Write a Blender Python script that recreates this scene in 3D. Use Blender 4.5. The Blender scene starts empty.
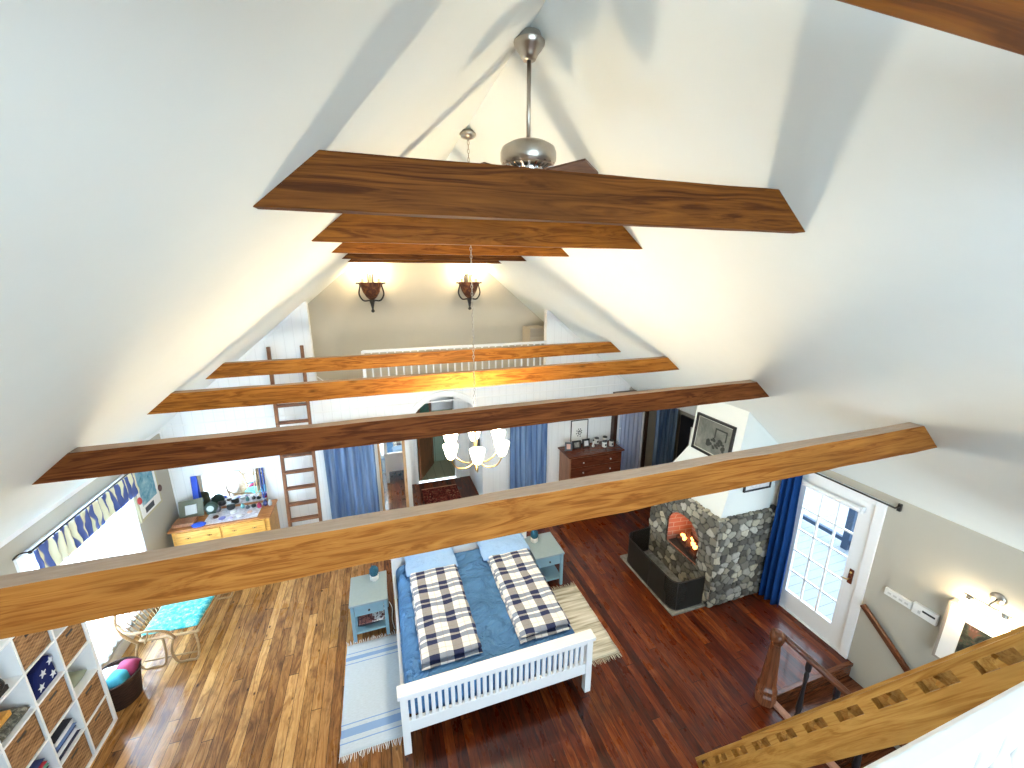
import bpy, bmesh, math, random
import numpy as np
from mathutils import Vector, Matrix, noise
random.seed(7)
sc = bpy.context.scene
COL = sc.collection
PI = math.pi

# ---------------------------------------------------------------- camera
cam_d = bpy.data.cameras.new('camera')
cam = bpy.data.objects.new('camera', cam_d); COL.objects.link(cam)
FPX = 404.587
cam_d.sensor_width = 36.0; cam_d.lens = FPX / 1024 * 36.0
cam_d.clip_start = 0.02; cam_d.clip_end = 200
CR = ((0.949022295, 0.0805915759, -0.304732147), (-0.315208952, 0.242642862, -0.917479023), (0.0, 0.966762349, 0.255676672))
CR = Matrix(CR)
cam.matrix_world = Matrix.Translation((0, 0, 4.4)) @ CR.to_4x4()
sc.camera = cam

# ---------------------------------------------------------------- view, world, daylight
vs = sc.view_settings
vs.view_transform = 'Standard'; vs.look = 'None'; vs.gamma = 1.0; vs.use_curve_mapping = False
vs.exposure = 0.72
world = bpy.data.worlds.new('world'); sc.world = world; world.use_nodes = True
bg = world.node_tree.nodes['Background']
bg.inputs[0].default_value = (0.74, 0.88, 1.0, 1); bg.inputs[1].default_value = 4.0

def area(name, loc, rot, sx, sy, power, col=(1, 1, 1), portal=False):
    l = bpy.data.lights.new(name, 'AREA'); l.shape = 'RECTANGLE'; l.size = sx; l.size_y = sy; l.energy = power; l.color = col
    if portal: l.cycles.is_portal = True
    o = bpy.data.objects.new(name, l); COL.objects.link(o); o.location = loc; o.rotation_euler = rot; return o
# daylight through the left window and door: sky portals plus soft sky light just outside the panes
area('daylight_left', (-3.60, 5.2, 1.1), (0, -PI/2, 0), 1.6, 1.6, 290, (.68, .88, 1))
area('daylight_door_portal', (5.12, 2.9, 1.05), (0, PI/2, 0), 1.7, .7, 0, portal=True)
area('fill_back_upper', (.9, -2.75, 3.9), (PI/2, 0, 0), 3.5, 2.0, 115, (.62, .86, 1))  # unseen lamp added behind the camera as fill for ceiling and beams
area('fill_back_lower', (.9, -2.75, 1.2), (PI/2, 0, 0), 4.3, 1.7, 100, (.62, .86, 1))  # second unseen fill lamp, added below the near loft

# ---------------------------------------------------------------- node helpers
class N:
    def __init__(s, name, rough=.5, spec=.5, metal=0.0):
        s.mat = bpy.data.materials.new(name); s.mat.use_nodes = True
        s.t = s.mat.node_tree; s.b = s.t.nodes['Principled BSDF']
        s.b.inputs['Roughness'].default_value = rough
        s.b.inputs['Specular IOR Level'].default_value = spec
        s.b.inputs['Metallic'].default_value = metal
    def node(s, ty, **kw):
        n = s.t.nodes.new(ty)
        for k, v in kw.items(): setattr(n, k, v)
        return n
    def link(s, a, b): s.t.links.new(a, b)
    def put(s, sock, v):
        if hasattr(v, 'links'): s.link(v, sock)
        elif isinstance(v, (tuple, list)): sock.default_value = tuple(v) + ((1,) if len(v) == 3 and len(sock.default_value) == 4 else ())
        else: sock.default_value = v
    def m(s, op, a, b=0.0, c=0.0, clamp=False):
        n = s.node('ShaderNodeMath', operation=op, use_clamp=clamp)
        s.put(n.inputs[0], a); s.put(n.inputs[1], b); s.put(n.inputs[2], c); return n.outputs[0]
    def coord(s, which='Object'): return s.node('ShaderNodeTexCoord').outputs[which]
    def xyz(s, v):
        n = s.node('ShaderNodeSeparateXYZ'); s.put(n.inputs[0], v); return n.outputs
    def comb(s, x, y, z):
        n = s.node('ShaderNodeCombineXYZ'); s.put(n.inputs[0], x); s.put(n.inputs[1], y); s.put(n.inputs[2], z); return n.outputs[0]
    def noise(s, v, scale=5, detail=3, rough=.5, dist=0):
        n = s.node('ShaderNodeTexNoise'); s.put(n.inputs['Vector'], v); n.inputs['Scale'].default_value = scale
        n.inputs['Detail'].default_value = detail; n.inputs['Roughness'].default_value = rough; n.inputs['Distortion'].default_value = dist
        return n.outputs['Fac']
    def white(s, v):
        n = s.node('ShaderNodeTexWhiteNoise'); s.put(n.inputs['Vector'], v); return n.outputs['Value']
    def ramp(s, f, stops, interp='LINEAR'):
        n = s.node('ShaderNodeValToRGB'); s.put(n.inputs[0], f); cr = n.color_ramp; cr.interpolation = interp
        while len(cr.elements) < len(stops): cr.elements.new(.5)
        for e, (p, c) in zip(cr.elements, stops): e.position = p; e.color = tuple(c) + (1,)
        return n.outputs[0]
    def mix(s, f, a, b, mode='MIX'):
        n = s.node('ShaderNodeMix', data_type='RGBA', blend_type=mode)
        s.put(n.inputs[0], f); s.put(n.inputs[6], a); s.put(n.inputs[7], b); return n.outputs[2]
    def bump(s, h, strength=.2, dist=.01):
        n = s.node('ShaderNodeBump'); n.inputs['Strength'].default_value = strength; n.inputs['Distance'].default_value = dist
        s.put(n.inputs['Height'], h); s.link(n.outputs[0], s.b.inputs['Normal'])
    def color(s, c): s.put(s.b.inputs['Base Color'], c)
    def rnd(s): return s.node('ShaderNodeObjectInfo').outputs['Random']

def plain(name, col, rough=.5, metal=0.0, spec=.5, vary=.06, scale=30, bump=0.0):
    n = N(name, rough, spec, metal)
    f = n.noise(n.coord(), scale, 2)
    c2 = tuple(max(0, x * (1 - vary * 2)) for x in col)
    n.color(n.mix(f, col, c2))
    if bump: n.bump(n.noise(n.coord(), scale * 4, 3), bump, .004)
    return n.mat
def glow(name, col, strength):
    n = N(name); n.color(col); n.put(n.b.inputs['Emission Color'], col); n.b.inputs['Emission Strength'].default_value = strength
    return n.mat

def wood(name, light, dark, axis='x', rough=.45, grain=1.0, knots=.5, spec=.4, dust=0.0):
    n = N(name, rough, spec)
    o = n.xyz(n.coord()); r = n.m('MULTIPLY', n.rnd(), 37.0)
    if axis == 'slant':
        dl = n.m('ADD', n.m('MULTIPLY', o[1], -.4475), n.m('MULTIPLY', o[2], .894)); dp = n.m('ADD', n.m('MULTIPLY', o[1], .894), n.m('MULTIPLY', o[2], .4475)); a = (dl, dp, o[0])
    else: a = {'x': (o[0], o[1], o[2]), 'y': (o[1], o[0], o[2]), 'z': (o[2], o[0], o[1])}[axis]
    L = n.m('ADD', a[0], r)
    v = n.comb(n.m('MULTIPLY', L, .9 * grain), n.m('MULTIPLY', a[1], 9 * grain), n.m('MULTIPLY', a[2], 9 * grain))
    warp = n.noise(v, .9, 2)
    v2 = n.comb(n.m('MULTIPLY', L, 1.2 * grain), n.m('ADD', n.m('MULTIPLY', a[1], 34 * grain), n.m('MULTIPLY', warp, 12)), n.m('ADD', n.m('MULTIPLY', a[2], 34 * grain), n.m('MULTIPLY', warp, 12)))
    g = n.noise(v2, 1.3, 4, .6)
    fine = n.noise(n.comb(n.m('MULTIPLY', L, 6), n.m('MULTIPLY', a[1], 160), n.m('MULTIPLY', a[2], 160)), 1, 3)
    f = n.m('ADD', n.m('MULTIPLY', g, .75), n.m('MULTIPLY', fine, .25))
    mid = tuple((x + y) / 2 for x, y in zip(light, dark))
    c = n.ramp(f, [(.33, tuple(x * .75 for x in dark)), (.42, dark), (.50, mid), (.64, light)])
    big = n.noise(n.comb(n.m('MULTIPLY', L, 1.3), n.m('MULTIPLY', a[1], 5), n.m('MULTIPLY', a[2], 5)), 1.2, 3)
    c = n.mix(n.m('MULTIPLY', n.m('SUBTRACT', big, .45, clamp=True), 2.2, clamp=True), c, tuple(x * .62 for x in mid), 'MIX')
    if knots:
        vo = n.node('ShaderNodeTexVoronoi'); n.put(vo.inputs['Vector'], n.comb(n.m('MULTIPLY', L, 2.3), n.m('MULTIPLY', a[1], 5), n.m('MULTIPLY', a[2], 6))); vo.inputs['Scale'].default_value = 1.0
        k = n.m('MULTIPLY', n.m('SUBTRACT', .14, vo.outputs['Distance'], clamp=True), 9 * knots, clamp=True)
        c = n.mix(k, c, tuple(x * .28 for x in dark))
    if dust:
        nz = n.xyz(n.node('ShaderNodeNewGeometry').outputs['Normal'])[2]
        up = n.m('MULTIPLY', n.m('GREATER_THAN', nz, .7), dust)
        dn = n.noise(n.comb(n.m('MULTIPLY', L, 4), n.m('MULTIPLY', a[1], 30), a[2]), 3, 3)
        c = n.mix(up, c, n.mix(dn, (.38, .30, .24), (.60, .50, .42)))
    n.color(c); n.bump(f, .25, .004)
    return n.mat

def glass_mat(name, tint=(.95, .98, 1), gloss=.12):
    m = bpy.data.materials.new(name); m.use_nodes = True; t = m.node_tree; t.nodes.clear()
    out = t.nodes.new('ShaderNodeOutputMaterial'); mx = t.nodes.new('ShaderNodeMixShader'); tr = t.nodes.new('ShaderNodeBsdfTransparent'); gl = t.nodes.new('ShaderNodeBsdfGlossy')
    tr.inputs[0].default_value = tuple(tint) + (1,); gl.inputs['Roughness'].default_value = .02; mx.inputs[0].default_value = gloss
    t.links.new(tr.outputs[0], mx.inputs[1]); t.links.new(gl.outputs[0], mx.inputs[2]); t.links.new(mx.outputs[0], out.inputs[0]); return m
def sheer_mat(name, col, alpha=.5):
    m = bpy.data.materials.new(name); m.use_nodes = True; t = m.node_tree; t.nodes.clear()
    out = t.nodes.new('ShaderNodeOutputMaterial'); mx = t.nodes.new('ShaderNodeMixShader'); tr = t.nodes.new('ShaderNodeBsdfTransparent')
    tl = t.nodes.new('ShaderNodeBsdfTranslucent'); df = t.nodes.new('ShaderNodeBsdfDiffuse'); m2 = t.nodes.new('ShaderNodeMixShader')
    tl.inputs[0].default_value = tuple(col) + (1,); df.inputs[0].default_value = tuple(col) + (1,); m2.inputs[0].default_value = .5
    t.links.new(tl.outputs[0], m2.inputs[1]); t.links.new(df.outputs[0], m2.inputs[2]); mx.inputs[0].default_value = alpha
    t.links.new(tr.outputs[0], mx.inputs[1]); t.links.new(m2.outputs[0], mx.inputs[2]); t.links.new(mx.outputs[0], out.inputs[0]); return m

# ---------------------------------------------------------------- materials
M = {}
M['wall'] = plain('wall_plaster', (.44, .415, .35), .85, vary=.02, scale=4, bump=.12)
M['ceil'] = plain('ceiling_plaster', (.82, .87, .85), .9, vary=.015, scale=5, bump=.15)
M['gable'] = plain('gable_plaster', (.56, .52, .44), .85, vary=.03, scale=4, bump=.08)
M['white'] = plain('white_paint', (.86, .87, .88), .35, vary=.02)
M['trim'] = plain('white_trim', (.84, .84, .83), .4, vary=.02)
def planks(name, col, axis, w, dark=.7):
    n = N(name, .5)
    o = n.xyz(n.coord()); p = n.m('DIVIDE', o[axis], w); fr = n.m('FRACT', p)
    e = n.m('LESS_THAN', n.m('MINIMUM', fr, n.m('SUBTRACT', 1.0, fr)), .03)
    g = n.noise(n.comb(n.m('MULTIPLY', o[0], 20), n.m('MULTIPLY', o[1], 20), n.m('MULTIPLY', o[2], 2)), 1, 3)
    c = n.mix(g, col, tuple(x * .93 for x in col))
    n.color(n.mix(e, c, tuple(x * dark for x in col))); n.bump(n.m('SUBTRACT', 1.0, e), .4, .004)
    return n.mat
M['plankwall'] = planks('white_board_wall', (.86, .87, .87), 0, .14, .86)
M['greenboards'] = planks('green_boards', (.28, .38, .30), 0, .22, .45)
M['palefloor'] = planks('pale_green_floor', (.42, .45, .33), 0, .2, .6)

def floor_mat():
    n = N('pine_floor', .24, .22)
    o = n.xyz(n.coord()); W = .098
    p = n.m('DIVIDE', o[0], W); idx = n.m('FLOOR', p); fr = n.m('FRACT', p)
    r1 = n.white(n.comb(idx, 3.1, 0.0))
    yy = n.m('ADD', o[1], n.m('MULTIPLY', r1, 9.0)); LL = 2.6
    jd = n.m('FLOOR', n.m('DIVIDE', yy, LL)); jf = n.m('FRACT', n.m('DIVIDE', yy, LL))
    r2 = n.white(n.comb(idx, jd, 1.7)); r3 = n.white(n.comb(jd, idx, 9.2))
    edge = n.m('LESS_THAN', n.m('MINIMUM', fr, n.m('SUBTRACT', 1.0, fr)), .022)
    jo = n.m('LESS_THAN', n.m('MINIMUM', jf, n.m('SUBTRACT', 1.0, jf)), .0012)
    gap = n.m('MAXIMUM', edge, jo)
    off = n.m('MULTIPLY', r2, 50.0)
    warp = n.noise(n.comb(n.m('MULTIPLY', o[0], 8), n.m('ADD', n.m('MULTIPLY', o[1], 1.4), off), 0.0), 1.0, 3)
    grain = n.noise(n.comb(n.m('ADD', n.m('MULTIPLY', o[0], 45), n.m('MULTIPLY', warp, 10)), n.m('ADD', n.m('MULTIPLY', o[1], 2.6), off), 0.0), 1.0, 4, .6)
    blot = n.noise(n.comb(n.m('MULTIPLY', o[0], 7), n.m('ADD', n.m('MULTIPLY', o[1], 3.0), off), 2.0), 1.0, 4, .65)
    f = n.m('ADD', n.m('MULTIPLY', grain, .74), n.m('MULTIPLY', r2, .26))
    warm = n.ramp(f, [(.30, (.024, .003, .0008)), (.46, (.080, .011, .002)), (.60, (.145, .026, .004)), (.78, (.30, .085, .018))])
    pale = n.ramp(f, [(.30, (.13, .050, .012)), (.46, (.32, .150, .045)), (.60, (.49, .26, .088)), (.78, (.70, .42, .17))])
    # boards turn paler towards the left wall; each board has its own share of it
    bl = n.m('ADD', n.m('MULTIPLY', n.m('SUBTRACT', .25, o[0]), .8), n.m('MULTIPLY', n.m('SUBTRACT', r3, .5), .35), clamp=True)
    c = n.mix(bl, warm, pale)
    c = n.mix(n.m('MULTIPLY', n.m('SUBTRACT', blot, .52, clamp=True), 3.6, clamp=True), c, (.045, .015, .008))
    vo = n.node('ShaderNodeTexVoronoi'); n.put(vo.inputs['Vector'], n.comb(n.m('DIVIDE', o[0], .15), n.m('ADD', n.m('MULTIPLY', o[1], 3.6), off), 0.0)); vo.inputs['Scale'].default_value = 1.0
    k = n.m('MULTIPLY', n.m('SUBTRACT', .11, vo.outputs['Distance'], clamp=True), 14, clamp=True)
    c = n.mix(k, c, (.03, .010, .006)); c = n.mix(gap, c, (.012, .005, .003))
    n.color(c); n.put(n.b.inputs['Roughness'], n.m('ADD', .16, n.m('MULTIPLY', blot, .28)))
    n.b.inputs['Coat Weight'].default_value = .28; n.b.inputs['Coat Roughness'].default_value = .09
    n.bump(n.m('SUBTRACT', n.m('MULTIPLY', grain, .25), gap), .25, .003)
    return n.mat
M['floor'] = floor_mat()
M['darkwood'] = wood('dark_stair_wood', (.20, .07, .03), (.06, .018, .008), 'x', .22, 1, .3)
M['beam_o'] = wood('orange_beam', (.46, .185, .038), (.25, .078, .012), 'x', .6, .8, .45, spec=.12, dust=.85)
M['beam_r'] = wood('red_brown_beam', (.25, .080, .020), (.10, .026, .006), 'x', .6, .8, .5, spec=.12, dust=.6)
M['beam_g'] = wood('golden_beam', (.46, .18, .028), (.21, .064, .008), 'x', .55, .9, .7, spec=.12, dust=.5)
M['beam_c'] = wood('brown_collar_beam', (.20, .066, .009), (.075, .020, .003), 'x', .6, .7, .75, spec=.12)
M['beam_d'] = wood('ochre_collar_beam', (.33, .115, .012), (.16, .045, .004), 'x', .5, .8, .6, spec=.12)
M['stringer'] = wood('worn_pine', (.50, .27, .070), (.33, .15, .030), 'slant', .5, .7, .35, spec=.12)
M['ladder'] = wood('ladder_wood', (.30, .13, .055), (.15, .055, .024), 'z', .5, 1, .3)
M['rung'] = wood('rung_wood', (.28, .115, .05), (.13, .048, .02), 'x', .5, 1, .3)
M['newel'] = wood('newel_wood', (.24, .085, .035), (.10, .03, .012), 'z', .3, 1, .2)
M['railwood'] = wood('rail_wood', (.17, .06, .028), (.07, .022, .010), 'y', .25, 1, .1)
M['black'] = plain('black_iron', (.018, .016, .015), .45, .2)
M['blackp'] = plain('black_paint', (.015, .014, .016), .35)
M['pine'] = wood('yellow_pine', (.76, .42, .10), (.55, .26, .055), 'x', .35, 1, .3)
M['pinetop'] = wood('pine_top', (.52, .22, .06), (.32, .11, .03), 'x', .3, 1, .3)
M['cherry'] = wood('cherry_wood', (.17, .045, .02), (.085, .02, .009), 'x', .25, 1, .1)
M['cherryside'] = wood('cherry_side', (.34, .15, .07), (.20, .075, .03), 'z', .35, 1, .1)
M['jamb'] = wood('dark_jamb', (.060, .022, .012), (.025, .009, .006), 'z', .35, 1, .1)
M['reddoor'] = wood('brown_door', (.30, .12, .045), (.13, .045, .018), 'z', .35, 1, .2)
M['pineframe'] = wood('pine_frame', (.60, .38, .20), (.42, .24, .11), 'z', .4, 1, .2)
M['bluegrey'] = plain('blue_grey_paint', (.27, .36, .40), .35, vary=.05)
M['bluegreyd'] = plain('blue_grey_front', (.22, .38, .48), .4, vary=.05)
M['nickel'] = plain('brushed_nickel', (.46, .42, .37), .28, 1.0)
M['brass'] = plain('old_brass', (.50, .32, .12), .3, 1.0)
M['chrome'] = plain('chrome', (.7, .7, .7), .15, 1.0)
M['mirror'] = plain('mirror_glass', (.93, .95, .95), .02, 1.0, vary=0)
M['glass'] = glass_mat('window_glass', gloss=.03)
M['sheer'] = sheer_mat('sheer_white', (.92, .93, .98), .62)
M['sheerb'] = sheer_mat('sheer_lilac', (.68, .73, .90), .5)
M['blade'] = wood('fan_blade_wood', (.14, .07, .04), (.07, .03, .02), 'x', .35, 1, 0)
M['rattan'] = wood('rattan', (.50, .32, .16), (.30, .17, .08), 'x', .4, 3, 0)
M['soil'] = plain('ash', (.05, .04, .035), .95)
M['deck'] = planks('grey_deck_boards', (.24, .27, .31), 1, .14, .45)
M['deckrail'] = plain('blue_grey_rail', (.035, .065, .12), .6)

def fabric(name, col, col2=None, wr=.35, scale=7, sheen=.2):
    n = N(name, .85, .2)
    f = n.noise(n.coord(), scale, 4, .6)
    n.color(n.mix(f, col, col2 or tuple(x * .75 for x in col)))
    w = n.noise(n.coord(), 420, 1)
    n.bump(n.m('ADD', n.noise(n.coord(), scale * 1.3, 4), n.m('MULTIPLY', w, .05)), wr, .045)
    return n.mat
def sheet():
    n = N('blue_sheet', .85, .2)
    o = n.xyz(n.coord()); w = n.noise(n.coord(), 2.2, 2)
    f = n.noise(n.comb(n.m('ADD', n.m('MULTIPLY', o[0], 6), n.m('MULTIPLY', w, 7)), n.m('ADD', n.m('MULTIPLY', o[1], 15), n.m('MULTIPLY', w, 9)), 0.0), 1.0, 4, .55)
    n.color(n.mix(f, (.12, .30, .60), (.085, .22, .48))); n.bump(f, 1.0, .16); return n.mat
M['sheet'] = sheet()
M['pillow'] = fabric('pale_blue_pillow', (.33, .52, .82), (.26, .44, .76), 1.0, 9)
M['towel'] = fabric('white_cotton', (.80, .82, .85), None, .3)
M['curtdark'] = fabric('deep_blue_curtain', (.006, .055, .22), (.004, .035, .15), .2)
M['clothdark'] = fabric('navy_cloth', (.02, .03, .09), None, .4, 18)
def curt(name, a, b):
    n = N(name, .8, .2)
    o = n.xyz(n.coord()); f = n.noise(n.comb(n.m('MULTIPLY', o[0], 14), n.m('MULTIPLY', o[2], .6), 0.0), 1, 3)
    n.color(n.ramp(f, [(.35, a), (.65, b)])); return n.mat
M['curt'] = curt('dusty_blue_curtain', (.06, .12, .26), (.20, .30, .48))

def plaid():
    n = N('plaid_flannel', .9, .15)
    o = n.xyz(n.coord())
    S = .25
    def band(c, a, b, ph=0.0):
        f = n.m('FRACT', n.m('ADD', n.m('DIVIDE', c, S), ph)); return n.m('MULTIPLY', n.m('GREATER_THAN', f, a), n.m('LESS_THAN', f, b))
    wx = n.m('ADD', o[0], n.m('MULTIPLY', n.m('SUBTRACT', n.noise(n.coord(), 3, 2), .5), .02))
    wy = n.m('ADD', o[1], n.m('MULTIPLY', n.m('SUBTRACT', n.noise(n.coord(), 3.4, 2), .5), .05))
    gx = band(wx, .08, .50)
    gy = n.m('ADD', band(wy, .0, .22), band(wy, .32, .54), clamp=True)
    c = n.mix(gx, (.82, .83, .84), (.30, .30, .32))
    c = n.mix(n.m('MULTIPLY', gy, .93), c, n.mix(gx, (.22, .27, .38), (.008, .018, .085)))
    fine = n.m('ADD', band(wx, .78, .80), band(wy, .72, .74), clamp=True)
    c = n.mix(n.m('MULTIPLY', fine, .5), c, (.25, .20, .18))
    weave = n.noise(n.coord(), 90, 2)
    c = n.mix(n.m('MULTIPLY', weave, .25), c, n.mix(1.0, c, (.6, .6, .6), 'MULTIPLY'))
    n.color(c); n.bump(n.noise(n.coord(), 11, 3), .6, .04); return n.mat
M['plaid'] = plaid()
def rug(name, base, band_col, bands, axis=1, w=.012):
    n = N(name, .95, .1)
    o = n.xyz(n.coord()); f = n.noise(n.comb(n.m('MULTIPLY', o[0], 25), n.m('MULTIPLY', o[1], 120), 0.0), 1, 3)
    c = n.mix(f, base, tuple(x * .72 for x in base))
    for a, b in bands:
        k = n.m('MULTIPLY', n.m('GREATER_THAN', o[axis], a), n.m('LESS_THAN', o[axis], b)); c = n.mix(n.m('MULTIPLY', k, .8), c, band_col)
    n.color(c); n.bump(f, .5, .006); return n.mat
M['rugblue'] = rug('white_blue_rug', (.58, .68, .78), (.16, .30, .60), [(.10, .112), (.16, .24), (.28, .292), (.98, .992), (1.03, 1.08), (1.12, 1.132)])
def rugbeige():
    n = N('beige_stripe_rug', .95, .1)
    o = n.xyz(n.coord()); f = n.noise(n.comb(n.m('MULTIPLY', o[0], 1.5), n.m('MULTIPLY', o[1], 26), 0.0), 1, 3)
    n.color(n.ramp(f, [(.35, (.30, .28, .20)), (.5, (.58, .55, .45)), (.65, (.76, .74, .66))])); n.bump(f, .6, .008); return n.mat
M['rugbeige'] = rugbeige()
def persian():
    n = N('red_patterned_rug', .95, .1)
    f = n.noise(n.coord(), 14, 4, .8, 2)
    n.color(n.ramp(f, [(.35, (.05, .012, .012)), (.5, (.20, .035, .025)), (.6, (.42, .25, .15))], 'CONSTANT')); return n.mat
M['persian'] = persian()
def weave(name, a, b):
    n = N(name, .7, .2)
    o = n.xyz(n.coord()); s1 = n.m('SINE', n.m('MULTIPLY', o[1], 110)); s2 = n.m('SINE', n.m('MULTIPLY', o[2], 190))
    st = n.noise(n.comb(n.m('MULTIPLY', o[0], 20), n.m('MULTIPLY', o[1], 5), n.m('ADD', n.m('MULTIPLY', o[2], 42), n.m('MULTIPLY', n.rnd(), 20))), 1, 3, .7)
    f = n.m('ADD', n.m('MULTIPLY', n.m('MULTIPLY', s1, s2), .10), st)
    n.color(n.ramp(f, [(.30, b), (.48, tuple((x + y) / 2 for x, y in zip(a, b))), (.66, a)])); n.bump(f, .8, .006); return n.mat
M['wicker'] = weave('woven_basket', (.44, .25, .12), (.12, .055, .022))
M['darkwicker'] = weave('dark_wicker', (.045, .02, .012), (.015, .007, .005))
def splotch(name, cols, scale=8, interp='LINEAR', rough=.6):
    n = N(name, rough, .3); f = n.noise(n.coord(), scale, 4, .7, .5)
    k = len(cols); n.color(n.ramp(f, [(.3 + .4 * i / max(1, k - 1), c) for i, c in enumerate(cols)], interp)); return n.mat
M['turq'] = splotch('turquoise_print', [(.01, .16, .20), (.03, .36, .42), (.16, .50, .48), (.62, .72, .66)], 22)
M['photo_bw'] = splotch('grey_photo', [(.05, .05, .05), (.25, .25, .24), (.5, .5, .47)], 7)
M['paper'] = plain('paper_mat', (.84, .83, .80), .6, vary=.02)
M['brick'] = None
def brick():
    n = N('firebrick', .9, .1)
    b = n.node('ShaderNodeTexBrick'); o = n.xyz(n.coord()); n.put(b.inputs['Vector'], n.comb(n.m('ADD', o[1], o[0]), o[2], 0.0))
    b.inputs['Color1'].default_value = (.42, .20, .15, 1); b.inputs['Color2'].default_value = (.34, .15, .11, 1); b.inputs['Mortar'].default_value = (.45, .38, .34, 1)
    b.inputs['Scale'].default_value = 1; b.inputs['Brick Width'].default_value = .2; b.inputs['Row Height'].default_value = .075; b.inputs['Mortar Size'].default_value = .006
    n.color(b.outputs['Color']); return n.mat
M['brick'] = brick()
def stone_mat():
    n = N('field_stone', .85, .25)
    a = n.node('ShaderNodeVertexColor', layer_name='Col'); f = n.noise(n.coord(), 28, 4, .6)
    n.color(n.mix(n.m('MULTIPLY', n.m('SUBTRACT', f, .3, clamp=True), .9), a.outputs['Color'], (.16, .16, .15)))
    n.bump(f, .5, .01); return n.mat
M['stone'] = stone_mat()
M['slab'] = splotch('hearth_slab', [(.12, .12, .10), (.35, .35, .32)], 12)
def mesh_mat():
    m = bpy.data.materials.new('spark_guard_mesh'); m.use_nodes = True; t = m.node_tree; b = t.nodes['Principled BSDF']
    b.inputs['Base Color'].default_value = (.012, .014, .012, 1); b.inputs['Roughness'].default_value = .5; b.inputs['Alpha'].default_value = .82; return m
M['guard'] = mesh_mat()
M['log'] = wood('charred_log', (.10, .035, .02), (.015, .008, .006), 'y', .9, 2, .2)
M['flame'] = glow('flame', (1.0, .34, .08), 5)
M['ember'] = glow('ember', (1.0, .12, .02), 3)
M['bulb'] = glow('lit_glass', (1.0, .86, .62), 22)
M['candle'] = glow('lit_candle_bulb', (1.0, .78, .45), 60)
M['cream'] = plain('cream_sleeve', (.75, .65, .42), .5)
M['wrought'] = splotch('rusty_iron', [(.03, .012, .008), (.10, .03, .015), (.26, .10, .03)], 14)
M['plastic'] = plain('white_plastic', (.80, .81, .80), .3)
M['cactus'] = plain('blue_pincushion', (.015, .12, .20), .8, scale=120, vary=.4)
M['pot'] = plain('white_pot', (.72, .70, .66), .35)
def col(name, c, rough=.6):
    if name not in M: M[name] = plain(name, c, rough)
    return M[name]
def star_cloth():
    n = N('star_cloth', .85, .15); n.color((.012, .018, .10)); return n.mat
M['navy'] = star_cloth()
def valance_mat():
    n = N('blue_cream_valance', .85, .15)
    o = n.xyz(n.coord()); f = n.m('FRACT', n.m('ADD', n.m('DIVIDE', o[1], .115), n.m('MULTIPLY', n.noise(n.coord(), 3, 2), 1.1)))
    tri = n.m('ABSOLUTE', n.m('SUBTRACT', n.m('MULTIPLY', f, 2), 1.0))
    alt = n.m('SUBTRACT', n.m('MULTIPLY', n.m('GREATER_THAN', n.white(n.comb(n.m('FLOOR', n.m('DIVIDE', o[1], .115)), 0.0, 0.0)), .35), 2.0), 1.0)
    tri = n.m('ADD', tri, n.m('MULTIPLY', n.m('MULTIPLY', n.m('SUBTRACT', 1.84, o[2]), 1.7), alt), clamp=True)
    c = n.ramp(tri, [(.0, (.07, .11, .32)), (.44, (.10, .14, .36)), (.50, (.30, .30, .33)), (.56, (.76, .76, .56)), (1.0, (.82, .82, .62))])
    n.color(c); return n.mat
M['valance'] = valance_mat()

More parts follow.
